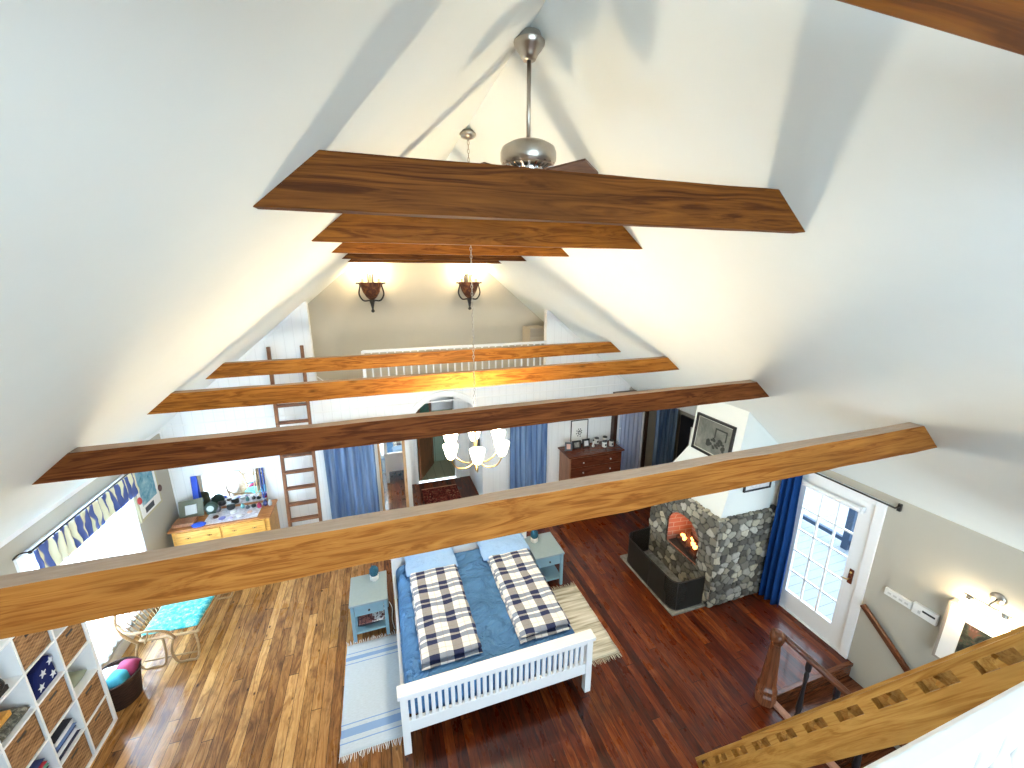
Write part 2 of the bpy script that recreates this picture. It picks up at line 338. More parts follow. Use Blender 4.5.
# ---------------------------------------------------------------- mesh builder
class MB:
    def __init__(s): s.b = bmesh.new(); s.mi = 0
    def face(s, vs_):
        try:
            f = s.b.faces.new(vs_); f.material_index = s.mi; return f
        except ValueError: return None
    def hexa(s, p):   # 8 corners: bottom 4 ccw, top 4 ccw
        v = [s.b.verts.new(q) for q in p]
        for i in ((3, 2, 1, 0), (4, 5, 6, 7), (0, 1, 5, 4), (1, 2, 6, 5), (2, 3, 7, 6), (3, 0, 4, 7)): s.face([v[j] for j in i])
        return s
    def box(s, x0, y0, z0, x1, y1, z1):
        x0, x1 = sorted((x0, x1)); y0, y1 = sorted((y0, y1)); z0, z1 = sorted((z0, z1))
        return s.hexa([(x0, y0, z0), (x1, y0, z0), (x1, y1, z0), (x0, y1, z0), (x0, y0, z1), (x1, y0, z1), (x1, y1, z1), (x0, y1, z1)])
    def prism(s, poly, axis, a, b):   # poly in the other two axes (cyclic order), extruded along axis
        def mk(t, p): return {'x': (t, p[0], p[1]), 'y': (p[0], t, p[1]), 'z': (p[0], p[1], t)}[axis]
        A = [s.b.verts.new(mk(a, p)) for p in poly]; B = [s.b.verts.new(mk(b, p)) for p in poly]; n = len(poly)
        s.face(A); s.face(B[::-1])
        for i in range(n): s.face([A[i], B[i], B[(i + 1) % n], A[(i + 1) % n]])
        return s
    def bar(s, p, q, w, h, up=(0, 0, 1)):
        p = Vector(p); q = Vector(q); d = (q - p).normalized(); u = Vector(up); r = d.cross(u).normalized(); u = r.cross(d).normalized()
        c = []
        for e in (p, q):
            c.append([e - r * w / 2 - u * h / 2, e + r * w / 2 - u * h / 2, e + r * w / 2 + u * h / 2, e - r * w / 2 + u * h / 2])
        return s.hexa([c[0][0], c[0][1], c[0][2], c[0][3], c[1][0], c[1][1], c[1][2], c[1][3]])
    def tube(s, pts, r, seg=8, closed=False):
        pts = [Vector(p) for p in pts]; n = len(pts); rings = []
        rad = r if isinstance(r, (list, tuple)) else [r] * n
        prev = None
        for i, p in enumerate(pts):
            if closed: d = (pts[(i + 1) % n] - pts[i - 1]).normalized()
            else: d = (pts[min(i + 1, n - 1)] - pts[max(i - 1, 0)]).normalized()
            if prev is None: u = d.orthogonal().normalized()
            else:
                u = prev - d * prev.dot(d)
                u = u.normalized() if u.length > 1e-6 else d.orthogonal().normalized()
            prev = u; w = d.cross(u)
            rings.append([s.b.verts.new(p + (u * math.cos(2 * PI * k / seg) + w * math.sin(2 * PI * k / seg)) * rad[i]) for k in range(seg)])
        for i in range(n if closed else n - 1):
            a, b = rings[i], rings[(i + 1) % n]
            for k in range(seg): s.face([a[k], a[(k + 1) % seg], b[(k + 1) % seg], b[k]])
        if not closed: s.face(rings[0][::-1]); s.face(rings[-1])
        return s
    def lathe(s, prof, c=(0, 0, 0), seg=24, axis='z', sides=None):
        c = Vector(c); rings = []
        seg = sides or seg
        for r, h in prof:
            ring = []
            for k in range(seg):
                a = 2 * PI * (k + (.5 if sides else 0)) / seg; x, y = r * math.cos(a), r * math.sin(a)
                v = {'z': (x, y, h), 'y': (x, h, y), 'x': (h, x, y)}[axis]
                ring.append(s.b.verts.new(c + Vector(v)))
            rings.append(ring)
        for a, b in zip(rings, rings[1:]):
            for k in range(seg): s.face([a[k], a[(k + 1) % seg], b[(k + 1) % seg], b[k]])
        if prof[0][0] > 1e-5: s.face(rings[0][::-1])
        if prof[-1][0] > 1e-5: s.face(rings[-1])
        return s
    def ball(s, c, r, sx=1, sy=1, sz=1, seg=14):
        prof = [(max(1e-6, math.sin(PI * i / 10)) * r, -math.cos(PI * i / 10) * r) for i in range(11)]
        n0 = len(s.b.verts); s.lathe(prof, (0, 0, 0), seg); s.b.verts.ensure_lookup_table()
        for v in list(s.b.verts)[n0:]: v.co = Vector((v.co.x * sx + c[0], v.co.y * sy + c[1], v.co.z * sz + c[2]))
        return s
    def soft(s, x0, y0, z0, x1, y1, z1, p=4.0, amp=.01, fr=5, nx=20, ny=26, seed=0):
        # closed rounded slab with a lightly wrinkled skin
        cx, cy, cz = (x0 + x1) / 2, (y0 + y1) / 2, (z0 + z1) / 2; hx, hy, hz = (x1 - x0) / 2, (y1 - y0) / 2, (z1 - z0) / 2
        top = []; bot = []
        for j in range(ny + 1):
            rt = []; rb = []
            for i in range(nx + 1):
                u = -1 + 2 * i / nx; v = -1 + 2 * j / ny
                u = math.sin(u * PI / 2) ; v = math.sin(v * PI / 2)
                e = max(0, 1 - abs(u) ** p) ** (1 / 2.2) * max(0, 1 - abs(v) ** p) ** (1 / 2.2)
                n1 = noise.noise(Vector((u * hx * fr + seed, v * hy * fr, seed * .7)))
                n2 = noise.noise(Vector((u * hx * fr + seed, v * hy * fr, 5 + seed)))
                px = cx + u * hx + n1 * amp * .8; py = cy + v * hy + n2 * amp * .8
                edge = i in (0, nx) or j in (0, ny)
                rt.append(s.b.verts.new((px, py, cz + e * hz + (0 if edge else n1 * amp * e))))
                rb.append(rt[-1] if edge else s.b.verts.new((px, py, cz - e * hz)))
            top.append(rt); bot.append(rb)
        for j in range(ny):
            for i in range(nx):
                s.face([top[j][i], top[j][i + 1], top[j + 1][i + 1], top[j + 1][i]])
                q = [bot[j][i], bot[j + 1][i], bot[j + 1][i + 1], bot[j][i + 1]]
                s.face(q)
        return s
    def build(s, name, mat, parent=None, smooth=False, bevel=0.0, sharp=None):
        bmesh.ops.recalc_face_normals(s.b, faces=s.b.faces)
        me = bpy.data.meshes.new(name)
        base = Vector((0, 0, 0)); q = parent
        while q is not None: base += Vector(q['_o']); q = q.parent
        if base.length: bmesh.ops.translate(s.b, verts=s.b.verts, vec=-base)
        s.b.to_mesh(me); s.b.free()
        for m in (mat if isinstance(mat, (list, tuple)) else [mat]): me.materials.append(M[m] if isinstance(m, str) else m)
        o = bpy.data.objects.new(name, me); COL.objects.link(o); o['_o'] = (0.0, 0.0, 0.0)
        if parent is not None: o.parent = parent
        if smooth:
            for p in me.polygons: p.use_smooth = True
            if sharp: me.set_sharp_from_angle(angle=math.radians(sharp))
        if bevel:
            bv = o.modifiers.new('bevel', 'BEVEL'); bv.width = bevel; bv.segments = 2; bv.limit_method = 'ANGLE'; bv.angle_limit = math.radians(40)
        return o

def tag(o, label=None, cat=None, group=None, kind=None):
    if label: o['label'] = label
    if cat: o['category'] = cat
    if group: o['group'] = group
    if kind: o['kind'] = kind
    return o
def thing(name, loc, label, cat, group=None):
    o = bpy.data.objects.new(name, None); COL.objects.link(o); o.location = loc; o['_o'] = tuple(float(x) for x in loc); o.empty_display_size = .1
    return tag(o, label, cat, group)
def struct(name, mb, mat, **kw): return tag(mb.build(name, mat, **kw), kind='structure')
def kids(o): return [c for c in bpy.data.objects if c.parent == o]
def dup(root, loc, rz=None, label=None, scale=None, group=None):
    r = root.copy(); COL.objects.link(r); r.location = loc
    if rz is not None: r.rotation_euler = (0, 0, rz)
    if scale: r.scale = scale
    if label: r['label'] = label
    if group: r['group'] = group
    for ch in kids(root):
        if ch == r: continue
        c = ch.copy(); COL.objects.link(c); c.parent = r
        for g in kids(ch):
            if g == c: continue
            d = g.copy(); COL.objects.link(d); d.parent = c
    return r
def smoothline(pts, n=8):
    # Catmull-Rom through the points
    P = [Vector(p) for p in pts]; out = []
    for i in range(len(P) - 1):
        a = P[max(i - 1, 0)]; b = P[i]; c = P[i + 1]; d = P[min(i + 2, len(P) - 1)]
        for k in range(n):
            t = k / n
            out.append(.5 * ((2 * b) + (c - a) * t + (2 * a - 5 * b + 4 * c - d) * t * t + (3 * b - a - 3 * c + d) * t ** 3))
    out.append(P[-1]); return out

# ================================================================ SETTING
XL, XR, YB, YF, YG = -3.25, 5.0, -2.6, 7.1, 8.3
ZE, S = 2.17, .845
XM = (XL + XR) / 2; ZR = ZE + S * (XR - XL) / 2
AX = 6.35   # right wall of the alcove beyond the chimney
SX = 3.66; SY = 2.33   # stairwell corner
def zroof(x): return ZE + S * min(x - XL, XR - x)

m = MB()
m.box(XL - .1, YB, -.25, SX, YG, 0); m.box(SX, SY, -.25, XR + .12, 4.85, 0); m.box(SX, 4.85, -.25, AX + .1, YG, 0); m.box(SX, YB, -.25, XR + .1, -.9, 0)
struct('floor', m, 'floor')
# walls
m = MB()     # left wall with a tall window opening
wy0, wy1, wz0, wz1 = 4.42, 5.95, .30, 1.88
m.box(XL - .12, YB, 0, XL, wy0, ZE + .08); m.box(XL - .12, wy1, 0, XL, YG, ZE + .08); m.box(XL - .12, wy0, 0, XL, wy1, wz0); m.box(XL - .12, wy0, wz1, XL, wy1, ZE + .08)
struct('wall_left', m, 'wall')
m = MB()     # right wall with the glazed door opening, running down into the stairwell
dy0, dy1, dz1 = 2.46, 3.36, 2.0
m.box(XR, YB, -2.6, XR + .12, dy0, ZE + .08); m.box(XR, dy0, dz1, XR + .12, dy1, ZE + .08); m.box(XR, dy1, 0, XR + .12, 4.95, ZE + .08)
struct('wall_right', m, 'wall')
m = MB(); m.box(XR, 4.85, 0, AX + .12, 4.97, ZE + .1); m.box(AX, 4.97, 0, AX + .12, YG, ZE + .1)
struct('wall_alcove', m, 'wall')
# ceiling
m = MB(); T = .14
m.prism([(XL - .12, ZE - .12 * S), (XM, ZR), (XM, ZR + T), (XL - .12, ZE - .12 * S + T)], 'y', YB - .1, YG + .1); struct('ceiling_left_slope', m, 'ceil')
m = MB(); m.prism([(XR + .12, ZE - .12 * S), (XM, ZR), (XM, ZR + T), (XR + .12, ZE - .12 * S + T)], 'y', YB - .1, YG + .1); struct('ceiling_right_slope', m, 'ceil')
m = MB(); m.box(XR, 4.85, ZE, AX + .12, YG, ZE + .1); struct('ceiling_alcove', m, 'ceil')
m = MB(); m.box(AX - .28, 4.97, 1.62, AX, YF, ZE); struct('trim_8', m, 'white')
# gable wall above the far loft, end wall of the little hall under it
m = MB(); m.prism([(XL, 2.4), (XR, 2.4), (XM, ZR)], 'y', YG, YG + .12); struct('wall_gable', m, 'gable')
m = MB()
m.box(XL, YG, 0, .60, YG + .12, 2.4); m.box(1.42, YG, 0, AX, YG + .12, 2.4); m.box(.60, YG, 2.02, 1.42, YG + .12, 2.4)
struct('wall_hall_end', m, 'plankwall')
# back wall behind the camera, with openings added for the fill light
m = MB()
bw = [(-.9, 2.7, 2.9, 4.9), (-1.3, 3.1, .35, 2.05)]
m.box(XL, YB - .12, 0, -1.3, YB, 2.2); m.box(3.1, YB - .12, 0, XR, YB, 2.2); m.box(-1.3, YB - .12, 0, 3.1, YB, .35); m.box(-1.3, YB - .12, 2.05, 3.1, YB, 2.2)
m.prism([(XL, 2.2), (-.9, 2.2), (-.9, zroof(-.9)), ], 'y', YB - .12, YB); m.prism([(XR, 2.2), (2.7, 2.2), (2.7, zroof(2.7))], 'y', YB - .12, YB)
m.box(-.9, YB - .12, 2.2, 2.7, YB, 2.9); m.prism([(XM - .9, 4.9), (XM + .9, 4.9), (XM, ZR)], 'y', YB - .12, YB)
struct('wall_back', m, 'wall')
# far wall: white boards, arch to the hall, loft opening above
ax0, ax1, asp = .38, 1.74, 1.62
arch = [(ax1, 0), (ax1, asp)] + [((ax0 + ax1) / 2 + (ax1 - ax0) / 2 * math.cos(t), asp + .68 * math.sin(t)) for t in [PI * k / 16 for k in range(1, 16)]] + [(ax0, asp), (ax0, 0)]
LZ = 2.44
m = MB()
outer = [(XL, 0), (XL, ZE), (-1.05, zroof(-1.05)), (-1.05, LZ), (3.08, LZ), (3.08, zroof(3.08)), (XR, ZE), (AX, ZE + .05), (AX, 0)]
# polygons that tile the wall round the arch
def col_poly(a, b): return [(a, 0), (b, 0), (b, LZ), (a, LZ)]
m.prism([(XL, 0), (-1.05, 0), (-1.05, zroof(-1.05)), (XL, ZE)], 'y', YF, YF + .1)
m.prism([(-1.05, 0), (ax0, 0), (ax0, LZ), (-1.05, LZ)], 'y', YF, YF + .1)
m.prism([(ax1, 0), (3.08, 0), (3.08, LZ), (ax1, LZ)], 'y', YF, YF + .1)
m.prism([(3.08, 0), (XR, 0), (XR, ZE), (3.08, zroof(3.08))], 'y', YF, YF + .1)
top = arch[1:-1]
for a, b in zip(top, top[1:]): m.prism([(a[0], a[1]), (b[0], b[1]), (b[0], LZ), (a[0], LZ)], 'y', YF, YF + .1)
struct('wall_far', m, 'plankwall')
gx0, gx1 = 4.64, 5.42
m = MB()
m.box(gx1, YF, 0, AX + .1, YF + .1, ZE + .1); m.box(XR, YF, 2.03, gx1, YF + .1, ZE + .1); struct('wall_far_alcove', m, 'wall')
# trims on the far wall
m = MB(); m.box(XL, YF - .012, 2.20, 5.0, YF, 2.225); m.box(3.045, YF - .02, LZ, 3.08, YF + .11, zroof(3.08) + .01); m.box(-1.05, YF - .02, LZ, -1.015, YF + .11, zroof(-1.05)); struct('trim_1', m, 'trim')
m = MB()
for sx, xa, xb in ((-1, XL, -1.05), (1, XR, 3.08)):
    m.prism([(xa, ZE), (xb, zroof(xb)), (xb, zroof(xb) - .05), (xa, ZE - .05)], 'y', YF - .03, YF)
struct('trim_2', m, 'trim')
m = MB(); m.box(XL, YB, ZE - .02, XL + .03, YF, ZE + .045); struct('trim_3', m, 'white')
m = MB()   # arch casing
for a, b in zip(arch, arch[1:]):
    ca = Vector(((ax0 + ax1) / 2, asp)); 
    def outp(p):
        if p[1] <= asp: return (p[0] + (.1 if p[0] > ca.x else -.1), p[1])
        d = (Vector(p) - ca).normalized(); return (p[0] + d.x * .1, p[1] + d.y * .1)
    m.prism([a, b, outp(b), outp(a)], 'y', YF - .025, YF)
struct('trim_4', m, 'white')
# hall: side walls
m = MB(); m.box(ax0 - .1, YF + .1, 0, ax0, YG, 2.34); struct('wall_hall_left', m, 'plankwall')
m = MB(); m.box(ax1, YF + .1, 0, ax1 + .1, YG, 2.34); struct('wall_hall_right', m, 'white')
m = MB(); m.box(XL, YF + .1, 2.34, XR, YG, LZ); struct('floor_loft', m, 'wall')
# room beyond the hall door
m = MB(); m.box(-.2, YG + .12, -.02, 2.4, 9.3, .0); struct('floor_back_room', m, 'palefloor')
m = MB(); m.box(-.2, 9.3, 0, 2.4, 9.4, 1.32); struct('wall_back_room_lower', m, 'greenboards')
m = MB(); m.box(-.2, 9.3, 1.32, 2.4, 9.4, 2.4); m.box(-.3, YG + .12, 0, -.2, 9.4, 2.4); m.box(2.4, YG + .12, 0, 2.5, 9.4, 2.4); m.box(-.3, YG + .1, 2.4, 2.5, 9.4, 2.5); struct('wall_back_room', m, 'white')
# door frame of hall door
m = MB(); m.box(.54, YG - .03, 0, .60, YG, 2.08); m.box(1.42, YG - .03, 0, 1.50, YG, 2.08); m.box(.54, YG - .03, 2.02, 1.50, YG, 2.1); struct('trim_5', m, 'white')
# baseboards
m = MB(); m.box(XL, 4.26, 0, XL + .025, 7.1, .13); struct('baseboard_left', m, 'white')
m = MB(); m.box(XL, YF - .02, 0, -1.1, YF, .12); m.box(1.84, YF - .02, 0, 4.6, YF, .12); struct('baseboard_far', m, 'white')
# stairwell
m = MB(); m.box(SX - .1, -.9, -2.6, SX, SY, -.25); struct('wall_stairwell', m, 'wall')
m = MB(); m.box(SX, SY, -2.6, XR, SY + .1, -.25); m.box(SX, -1.0, -2.6, XR, -.9, -.25); struct('wall_stairwell_end', m, 'wall')
m = MB()
for k in range(12):
    y1 = SY + .0 - .244 * k; z = -.19 * (k + 1)
    m.box(SX, y1 - .27, z - .035, XR, y1, z); m.box(SX, y1 - .02, z, XR, y1, z + .17 + (.0 if k else .02))
m.box(SX, SY - .03, -.04, XR, SY + .02, .004)
struct('stairs', m, 'darkwood', bevel=.006)
# near loft floor under the camera
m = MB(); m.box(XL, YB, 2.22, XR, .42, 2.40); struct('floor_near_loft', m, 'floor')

# ================================================================ BEAMS
def beam(name, x0b, x1b, y, z0, h, th, mat, label, group, lean=S):
    m = MB(); xs = []
    n = 40; rows = []
    for i in range(n + 1):
        t = i / n
        ring = []
        for (yy, zz) in ((0, 0), (th, 0), (th, h), (0, h)):
            inset = zz / lean; x = (x0b + inset) + (x1b - x0b - 2 * inset) * t
            j = .0035 * noise.noise(Vector((x * 3, yy * 9 + y * 5, zz * 9)))
            ring.append(m.b.verts.new((x, y + yy + j, z0 + zz + j * 1.3)))
        rows.append(ring)
    for a, b in zip(rows, rows[1:]):
        for k in range(4): m.face([a[k], a[(k + 1) % 4], b[(k + 1) % 4], b[k]])
    m.face(rows[0]); m.face(rows[-1][::-1])
    c = Vector(((x0b + x1b) / 2, y, z0))
    bmesh.ops.translate(m.b, verts=m.b.verts, vec=-c)
    o = m.build(name, mat, bevel=.004); o.location = c
    return tag(o, label, 'beam', group)
TY = [1.60, 2.95, 4.28, 5.66, 6.88]
zt = 3.207; xa = XL + (zt - ZE) / S; xb = XR - (zt - ZE) / S
tl = ['nearest and largest light orange tie beam crossing in front of the bed', 'dark red-brown tie beam, second from the camera, just above the lit chandelier',
      'golden brown tie beam, third from the camera, above the arch', 'farthest short brown tie beam in front of the loft balustrade']
for k in range(4):
    beam('tie_beam', xa - .015, xb + .015, TY[k], zt, .195 if k == 0 else .18, .085, ['beam_o', 'beam_r', 'beam_g', 'beam_g'][k], tl[k], 'lower tie beams')
zc = 4.62; ca = XL + (zc - ZE) / S; cb = XR - (zc - ZE) / S
cl = ['high collar beam right over the camera, only its underside corner showing at top right', 'largest knotty brown collar beam, under the ceiling fan', 'second collar beam, orange brown, directly behind the largest one',
      'third collar beam with a bright yellow ochre face', 'fourth collar beam, thin dark strip', 'farthest and lowest looking collar beam, just above the two wall sconces']
for k in range(6):
    y = .245 if k == 0 else TY[k - 1]
    beam('collar_beam', ca - .01, cb + .01, y, zc, .185, .055 if k == 0 else .07, ['beam_d', 'beam_c', 'beam_d', 'beam_d', 'beam_c', 'beam_c'][k], cl[k], 'upper collar beams')

# ================================================================ CEILING FAN
fan = thing('ceiling_fan', (.872, 2.34, 5.55), 'brushed nickel ceiling fan with dark blades hanging from the ridge', 'ceiling fan')
fx, fy = .872, 2.34
m = MB(); m.lathe([(.018, 5.500), (.034, 5.503), (.044, 5.52), (.052, 5.535), (.070, 5.555), (.080, 5.57), (.082, 5.583), (.07, 5.59), (.06, 5.62)], (fx, fy, 0)); m.build('canopy', 'nickel', fan, smooth=True, sharp=50)
m = MB(); m.tube([(fx, fy, 5.52), (fx, fy, 5.10)], .012); m.build('downrod', 'nickel', fan, smooth=True)
m = MB(); m.lathe([(.02, 5.127), (.05, 5.122), (.10, 5.112), (.145, 5.087), (.155, 5.062), (.155, 5.022), (.14, 4.997), (.10, 4.992), (.02, 4.992)], (fx, fy, 0), 32); mo = m.build('motor', 'nickel', fan, smooth=True, sharp=50)
m = MB()
for k in range(20):
    a = 2 * PI * k / 20; m.bar((fx + .09 * math.cos(a), fy + .09 * math.sin(a), 4.978), (fx + .145 * math.cos(a), fy + .145 * math.sin(a), 5.007), .012, .006)
m.lathe([(.02, 4.992), (.09, 4.982), (.085, 4.962), (.05, 4.952), (.02, 4.952)], (fx, fy, 0)); m.build('vent', 'chrome', mo)
for k in range(3):
    a = math.radians(-46 + 120 * k); c, s_ = math.cos(a), math.sin(a)
    def F(r, w, z): return (fx + c * r - s_ * w, fy + s_ * r + c * w, z)
    m = MB(); L = .37 if k == 0 else .34
    m.hexa([F(.13, -.05, 4.954), F(L, -.12, 4.957), F(L, .11, 4.942), F(.13, .05, 4.942), F(.13, -.05, 4.964), F(L, -.12, 4.967), F(L, .11, 4.952), F(.13, .05, 4.952)])
    bl = m.build('blade', 'blade', fan)
    m = MB(); m.hexa([F(.05, -.02, 4.952), F(.2, -.03, 4.962), F(.2, .03, 4.954), F(.05, .02, 4.952), F(.05, -.02, 4.960), F(.2, -.03, 4.972), F(.2, .03, 4.962), F(.05, .02, 4.960)]); m.build('blade_bracket', 'nickel', bl)

# ================================================================ CHANDELIER
ch = thing('chandelier', (.885, 3.88, 5.6), 'lit chandelier with curved arms hanging on a long chain in front of the arch', 'chandelier')
cx, cy = .885, 3.88
m = MB(); m.lathe([(.01, 5.56), (.06, 5.575), (.075, 5.60), (.06, 5.625)], (cx, cy, 0)); m.build('canopy', 'nickel', ch, smooth=True)
m = MB(); z = 5.57; k = 0
while z > 2.98:
    t = [(math.cos(a) * .009, math.sin(a) * .021) for a in [2 * PI * i / 8 for i in range(8)]]
    m.tube([(cx + (p if k % 2 else 0), cy + (0 if k % 2 else p), z + q) for p, q in t], .0028, 4, closed=True); z -= .034; k += 1
m.build('chain', 'nickel', ch)
m = MB(); m.lathe([(.006, 3.0), (.018, 2.97), (.012, 2.9), (.02, 2.75), (.012, 2.62), (.03, 2.56), (.045, 2.52), (.03, 2.47), (.012, 2.43), (.016, 2.41), (.004, 2.385)], (cx, cy, 0), 14); m.build('stem', 'brass', ch, smooth=True)
for k in range(6):
    a = 2 * PI * k / 6 + .35; c, s_ = math.cos(a), math.sin(a)
    m = MB(); m.tube(smoothline([(cx + c * r, cy + s_ * r, z) for r, z in ((.02, 2.50), (.12, 2.46), (.24, 2.50), (.30, 2.60))]), .007, 8); m.lathe([(.004, 2.6), (.035, 2.612), (.03, 2.62)], (cx + c * .30, cy + s_ * .30, 0), 12)
    ar = m.build('arm', 'brass', ch, smooth=True)
    m = MB(); m.lathe([(.03, 2.62), (.05, 2.65), (.06, 2.70), (.075, 2.76), (.078, 2.762), (.062, 2.70), (.045, 2.66), (.02, 2.63)], (cx + c * .30, cy + s_ * .30, 0), 16); m.build('glass_shade', 'bulb', ar, smooth=True)
def point(name, loc, e, col_, r=.05):
    l = bpy.data.lights.new(name, 'POINT'); l.energy = e; l.color = col_; l.shadow_soft_size = r
    o = bpy.data.objects.new(name, l); COL.objects.link(o); o.location = loc; return o
WARM = (1.0, .74, .42)
point('chandelier_light', (cx, cy, 2.86), 95, (1.0, .81, .54), .12)

# ================================================================ SCONCES ON THE GABLE
def sconce(x, label):
    y = YG; z = 4.2
    t = thing('wall_sconce', (x, y, z), label, 'wall lamp', 'iron sconces on the gable wall')
    m = MB(); m.box(x - .04, y - .02, z - .1, x + .04, y, z + .2); m.build('backplate', 'black', t, bevel=.008)
    m = MB(); m.lathe([(.03, z - .16), (.07, z - .12), (.11, z - .05), (.135, z + .03), (.15, z + .08), (.14, z + .08), (.12, z + .02), (.05, z - .08)], (x, y - .17, 0), 12); m.build('basket', 'wrought', t)
    m = MB()
    for sx in (-1, 1):
        m.tube(smoothline([(x + sx * .19, y - .17, z + .07), (x + sx * .14, y - .17, z + .05), (x + sx * .16, y - .17, z - .08), (x + sx * .11, y - .17, z - .17), (x + sx * .03, y - .17, z - .17), (x, y - .17, z - .2)]), .011, 6)
    m.lathe([(.01, z - .34), (.026, z - .32), (.012, z - .29), (.03, z - .2), (.04, z - .17), (.02, z - .14)], (x, y - .17, 0), 10); m.build('scroll', 'black', t, smooth=True)
    for i, dx in enumerate((-.10, 0, .10)):
        dz = .05 if i == 1 else 0
        m = MB(); m.lathe([(.022, z + .04), (.022, z + .14 + dz), (.01, z + .145 + dz)], (x + dx, y - .17 - (.05 if i == 1 else 0), 0), 10); cdl = m.build('candle', 'cream', t)
        m = MB(); m.lathe([(.010, z + .145 + dz), (.024, z + .17 + dz), (.018, z + .20 + dz), (.002, z + .245 + dz)], (x + dx, y - .17 - (.05 if i == 1 else 0), 0), 10); m.build('bulb', 'candle', cdl, smooth=True)
    t.location = (x, YG, z); t.scale = (1.35, 1.3, 1.3)
    point('sconce_light', (x, y - .2, z + .42), 16, WARM, .07)
sconce(-.05, 'left iron torch sconce with candle bulbs on the beige gable wall')
sconce(1.79, 'right iron torch sconce behind the chandelier chain on the gable wall')

# ================================================================ FAR LOFT BALUSTRADE
bal = thing('loft_balustrade', (1.4, YF + .03, LZ), 'low white balustrade along the edge of the far loft', 'railing')
m = MB(); m.box(-.27, YF, 3.17, 3.04, YF + .05, 3.215); m.build('top_rail', 'white', bal, bevel=.004)
m = MB(); m.box(-.27, YF + .005, 2.52, 3.04, YF + .045, 2.56); m.build('bottom_rail', 'white', bal)
m = MB(); m.box(-.29, YF, LZ, -.24, YF + .05, 3.2); m.build('post', 'white', bal)
x = -.13
while x < 3.03:
    m = MB(); m.box(x - .012, YF + .012, 2.56, x + .012, YF + .038, 3.17); m.build('baluster', 'white', bal); x += .128
bx = thing('storage_box', (3.2, YG - .35, LZ), 'pale drawer unit tucked under the slope in the right corner of the loft', 'cabinet')
m = MB(); m.box(2.98, YG - .5, LZ, 3.35, YG - .05, 3.38); m.build('body', col('taupe', (.52, .46, .38)), bx)
m = MB(); m.box(2.985, YG - .515, 3.2, 3.345, YG - .5, 3.36); m.build('drawer', col('taupe_drawer', (.45, .39, .32)), bx)
rp = MB(); rp.tube(smoothline([(-1.0, YF + .02, 2.82), (-.85, YF + .02, 2.70), (-.65, YF + .03, 2.64), (-.4, YF + .03, 2.66), (-.29, YF + .02, 2.75)]), .008, 6); tag(rp.build('rope', 'white', smooth=True), 'thin white rope hung across the loft opening by the ladder top', 'rope')

# ================================================================ WOODEN LADDER (far left)
ld = thing('loft_ladder', (-1.42, 6.75, 0), 'dark wooden ladder leaning on the far wall up to the loft', 'ladder')
def lp(t): return 6.72 + (7.06 - 6.72) * t, 3.36 * t
for x0, x1 in ((-1.66, -1.62), (-1.20, -1.15)):
    m = MB(); m.bar(((x0 + x1) / 2, 6.72, 0), ((x0 + x1) / 2 + .02, 7.04, 3.36), .045, .07, (0, 1, 0)); m.build('rail', 'ladder', ld, bevel=.004)
for k in range(11):
    y, z = lp((k + .8) / 12.2); m = MB(); m.box(-1.64, y - .05, z - .018, -1.17, y + .04, z + .018); m.build('rung', 'rung', ld, bevel=.003)

# ================================================================ CURTAINS
def curtain(name, axis, a0, a1, b, z0, z1, mat, label, folds=8, amp=.03, cat='curtain', flare=0.0, seed=0, group=None, pinch=1.0, ragged=0.0):
    t = MB(); n = folds * 10; nz = 14; g = []
    for side in (0, 1):
        rows = []
        for j in range(nz + 1):
            v = j / nz; row = []
            for i in range(n + 1):
                u = i / n
                w = math.sin(u * folds * 2 * PI + .6 * noise.noise(Vector((u * 5, v * 1.5, seed)))) * amp * (.7 + .5 * v)
                w += .015 * noise.noise(Vector((u * 9, v * 3, seed + 4)))
                aa = a0 + (a1 - a0) * (.5 + (u - .5) * (1 + flare * v)); bb = b + w + side * .004
                zb = z0 + (ragged * .5 * (1 + math.sin(u * folds * 2 * PI)) if ragged else 0)
                z = z1 + (zb - z1) * v
                row.append(t.b.verts.new((aa, bb, z) if axis == 'x' else (bb, aa, z)))
            rows.append(row)
        g.append(rows)
    for rows in g:
        for j in range(nz):
            for i in range(n): t.face([rows[j][i], rows[j][i + 1], rows[j + 1][i + 1], rows[j + 1][i]])
    A, B = g
    for i in range(n):
        t.face([A[0][i], B[0][i], B[0][i + 1], A[0][i + 1]]); t.face([A[nz][i], A[nz][i + 1], B[nz][i + 1], B[nz][i]])
    for j in range(nz):
        t.face([A[j][0], A[j + 1][0], B[j + 1][0], B[j][0]]); t.face([A[j][n], B[j][n], B[j + 1][n], A[j + 1][n]])
    o = t.build(name, mat, smooth=True)
    return tag(o, label, cat, group) if label else o
curtain('curtain', 'x', -1.03, -.22, 6.97, .04, 2.02, 'curt', 'dusty blue curtain hanging between the ladder and the tall mirror', 7, .03, seed=1, group='blue curtains on the far wall')
curtain('curtain', 'x', 2.27, 3.06, 6.97, .04, 2.02, 'curt', 'dusty blue curtain hanging between the arch and the cherry dresser', 7, .03, seed=2, group='blue curtains on the far wall')
curtain('curtain', 'x', 5.66, 6.22, 6.97, .04, 2.02, 'curt', 'dusty blue curtain at far right beyond the glazed inner door', 6, .03, seed=3, group='blue curtains on the far wall')
for x0, x1, lb in ((-1.12, -.16, 'white rod over the curtain by the ladder'), (2.2, 3.12, 'white rod over the curtain right of the arch'), (5.58, 6.07, 'white rod over the farthest right curtain')):
    m = MB(); m.tube([(x0, 6.97, 2.04), (x1, 6.97, 2.04)], .012); m.bar((x0 + .03, 6.97, 2.04), (x0 + .03, YF, 2.04), .012, .012); m.bar((x1 - .03, 6.97, 2.04), (x1 - .03, YF, 2.04), .012, .012)
    tag(m.build('curtain_rod', 'white'), lb, 'curtain rod', 'white curtain rods on the far wall')

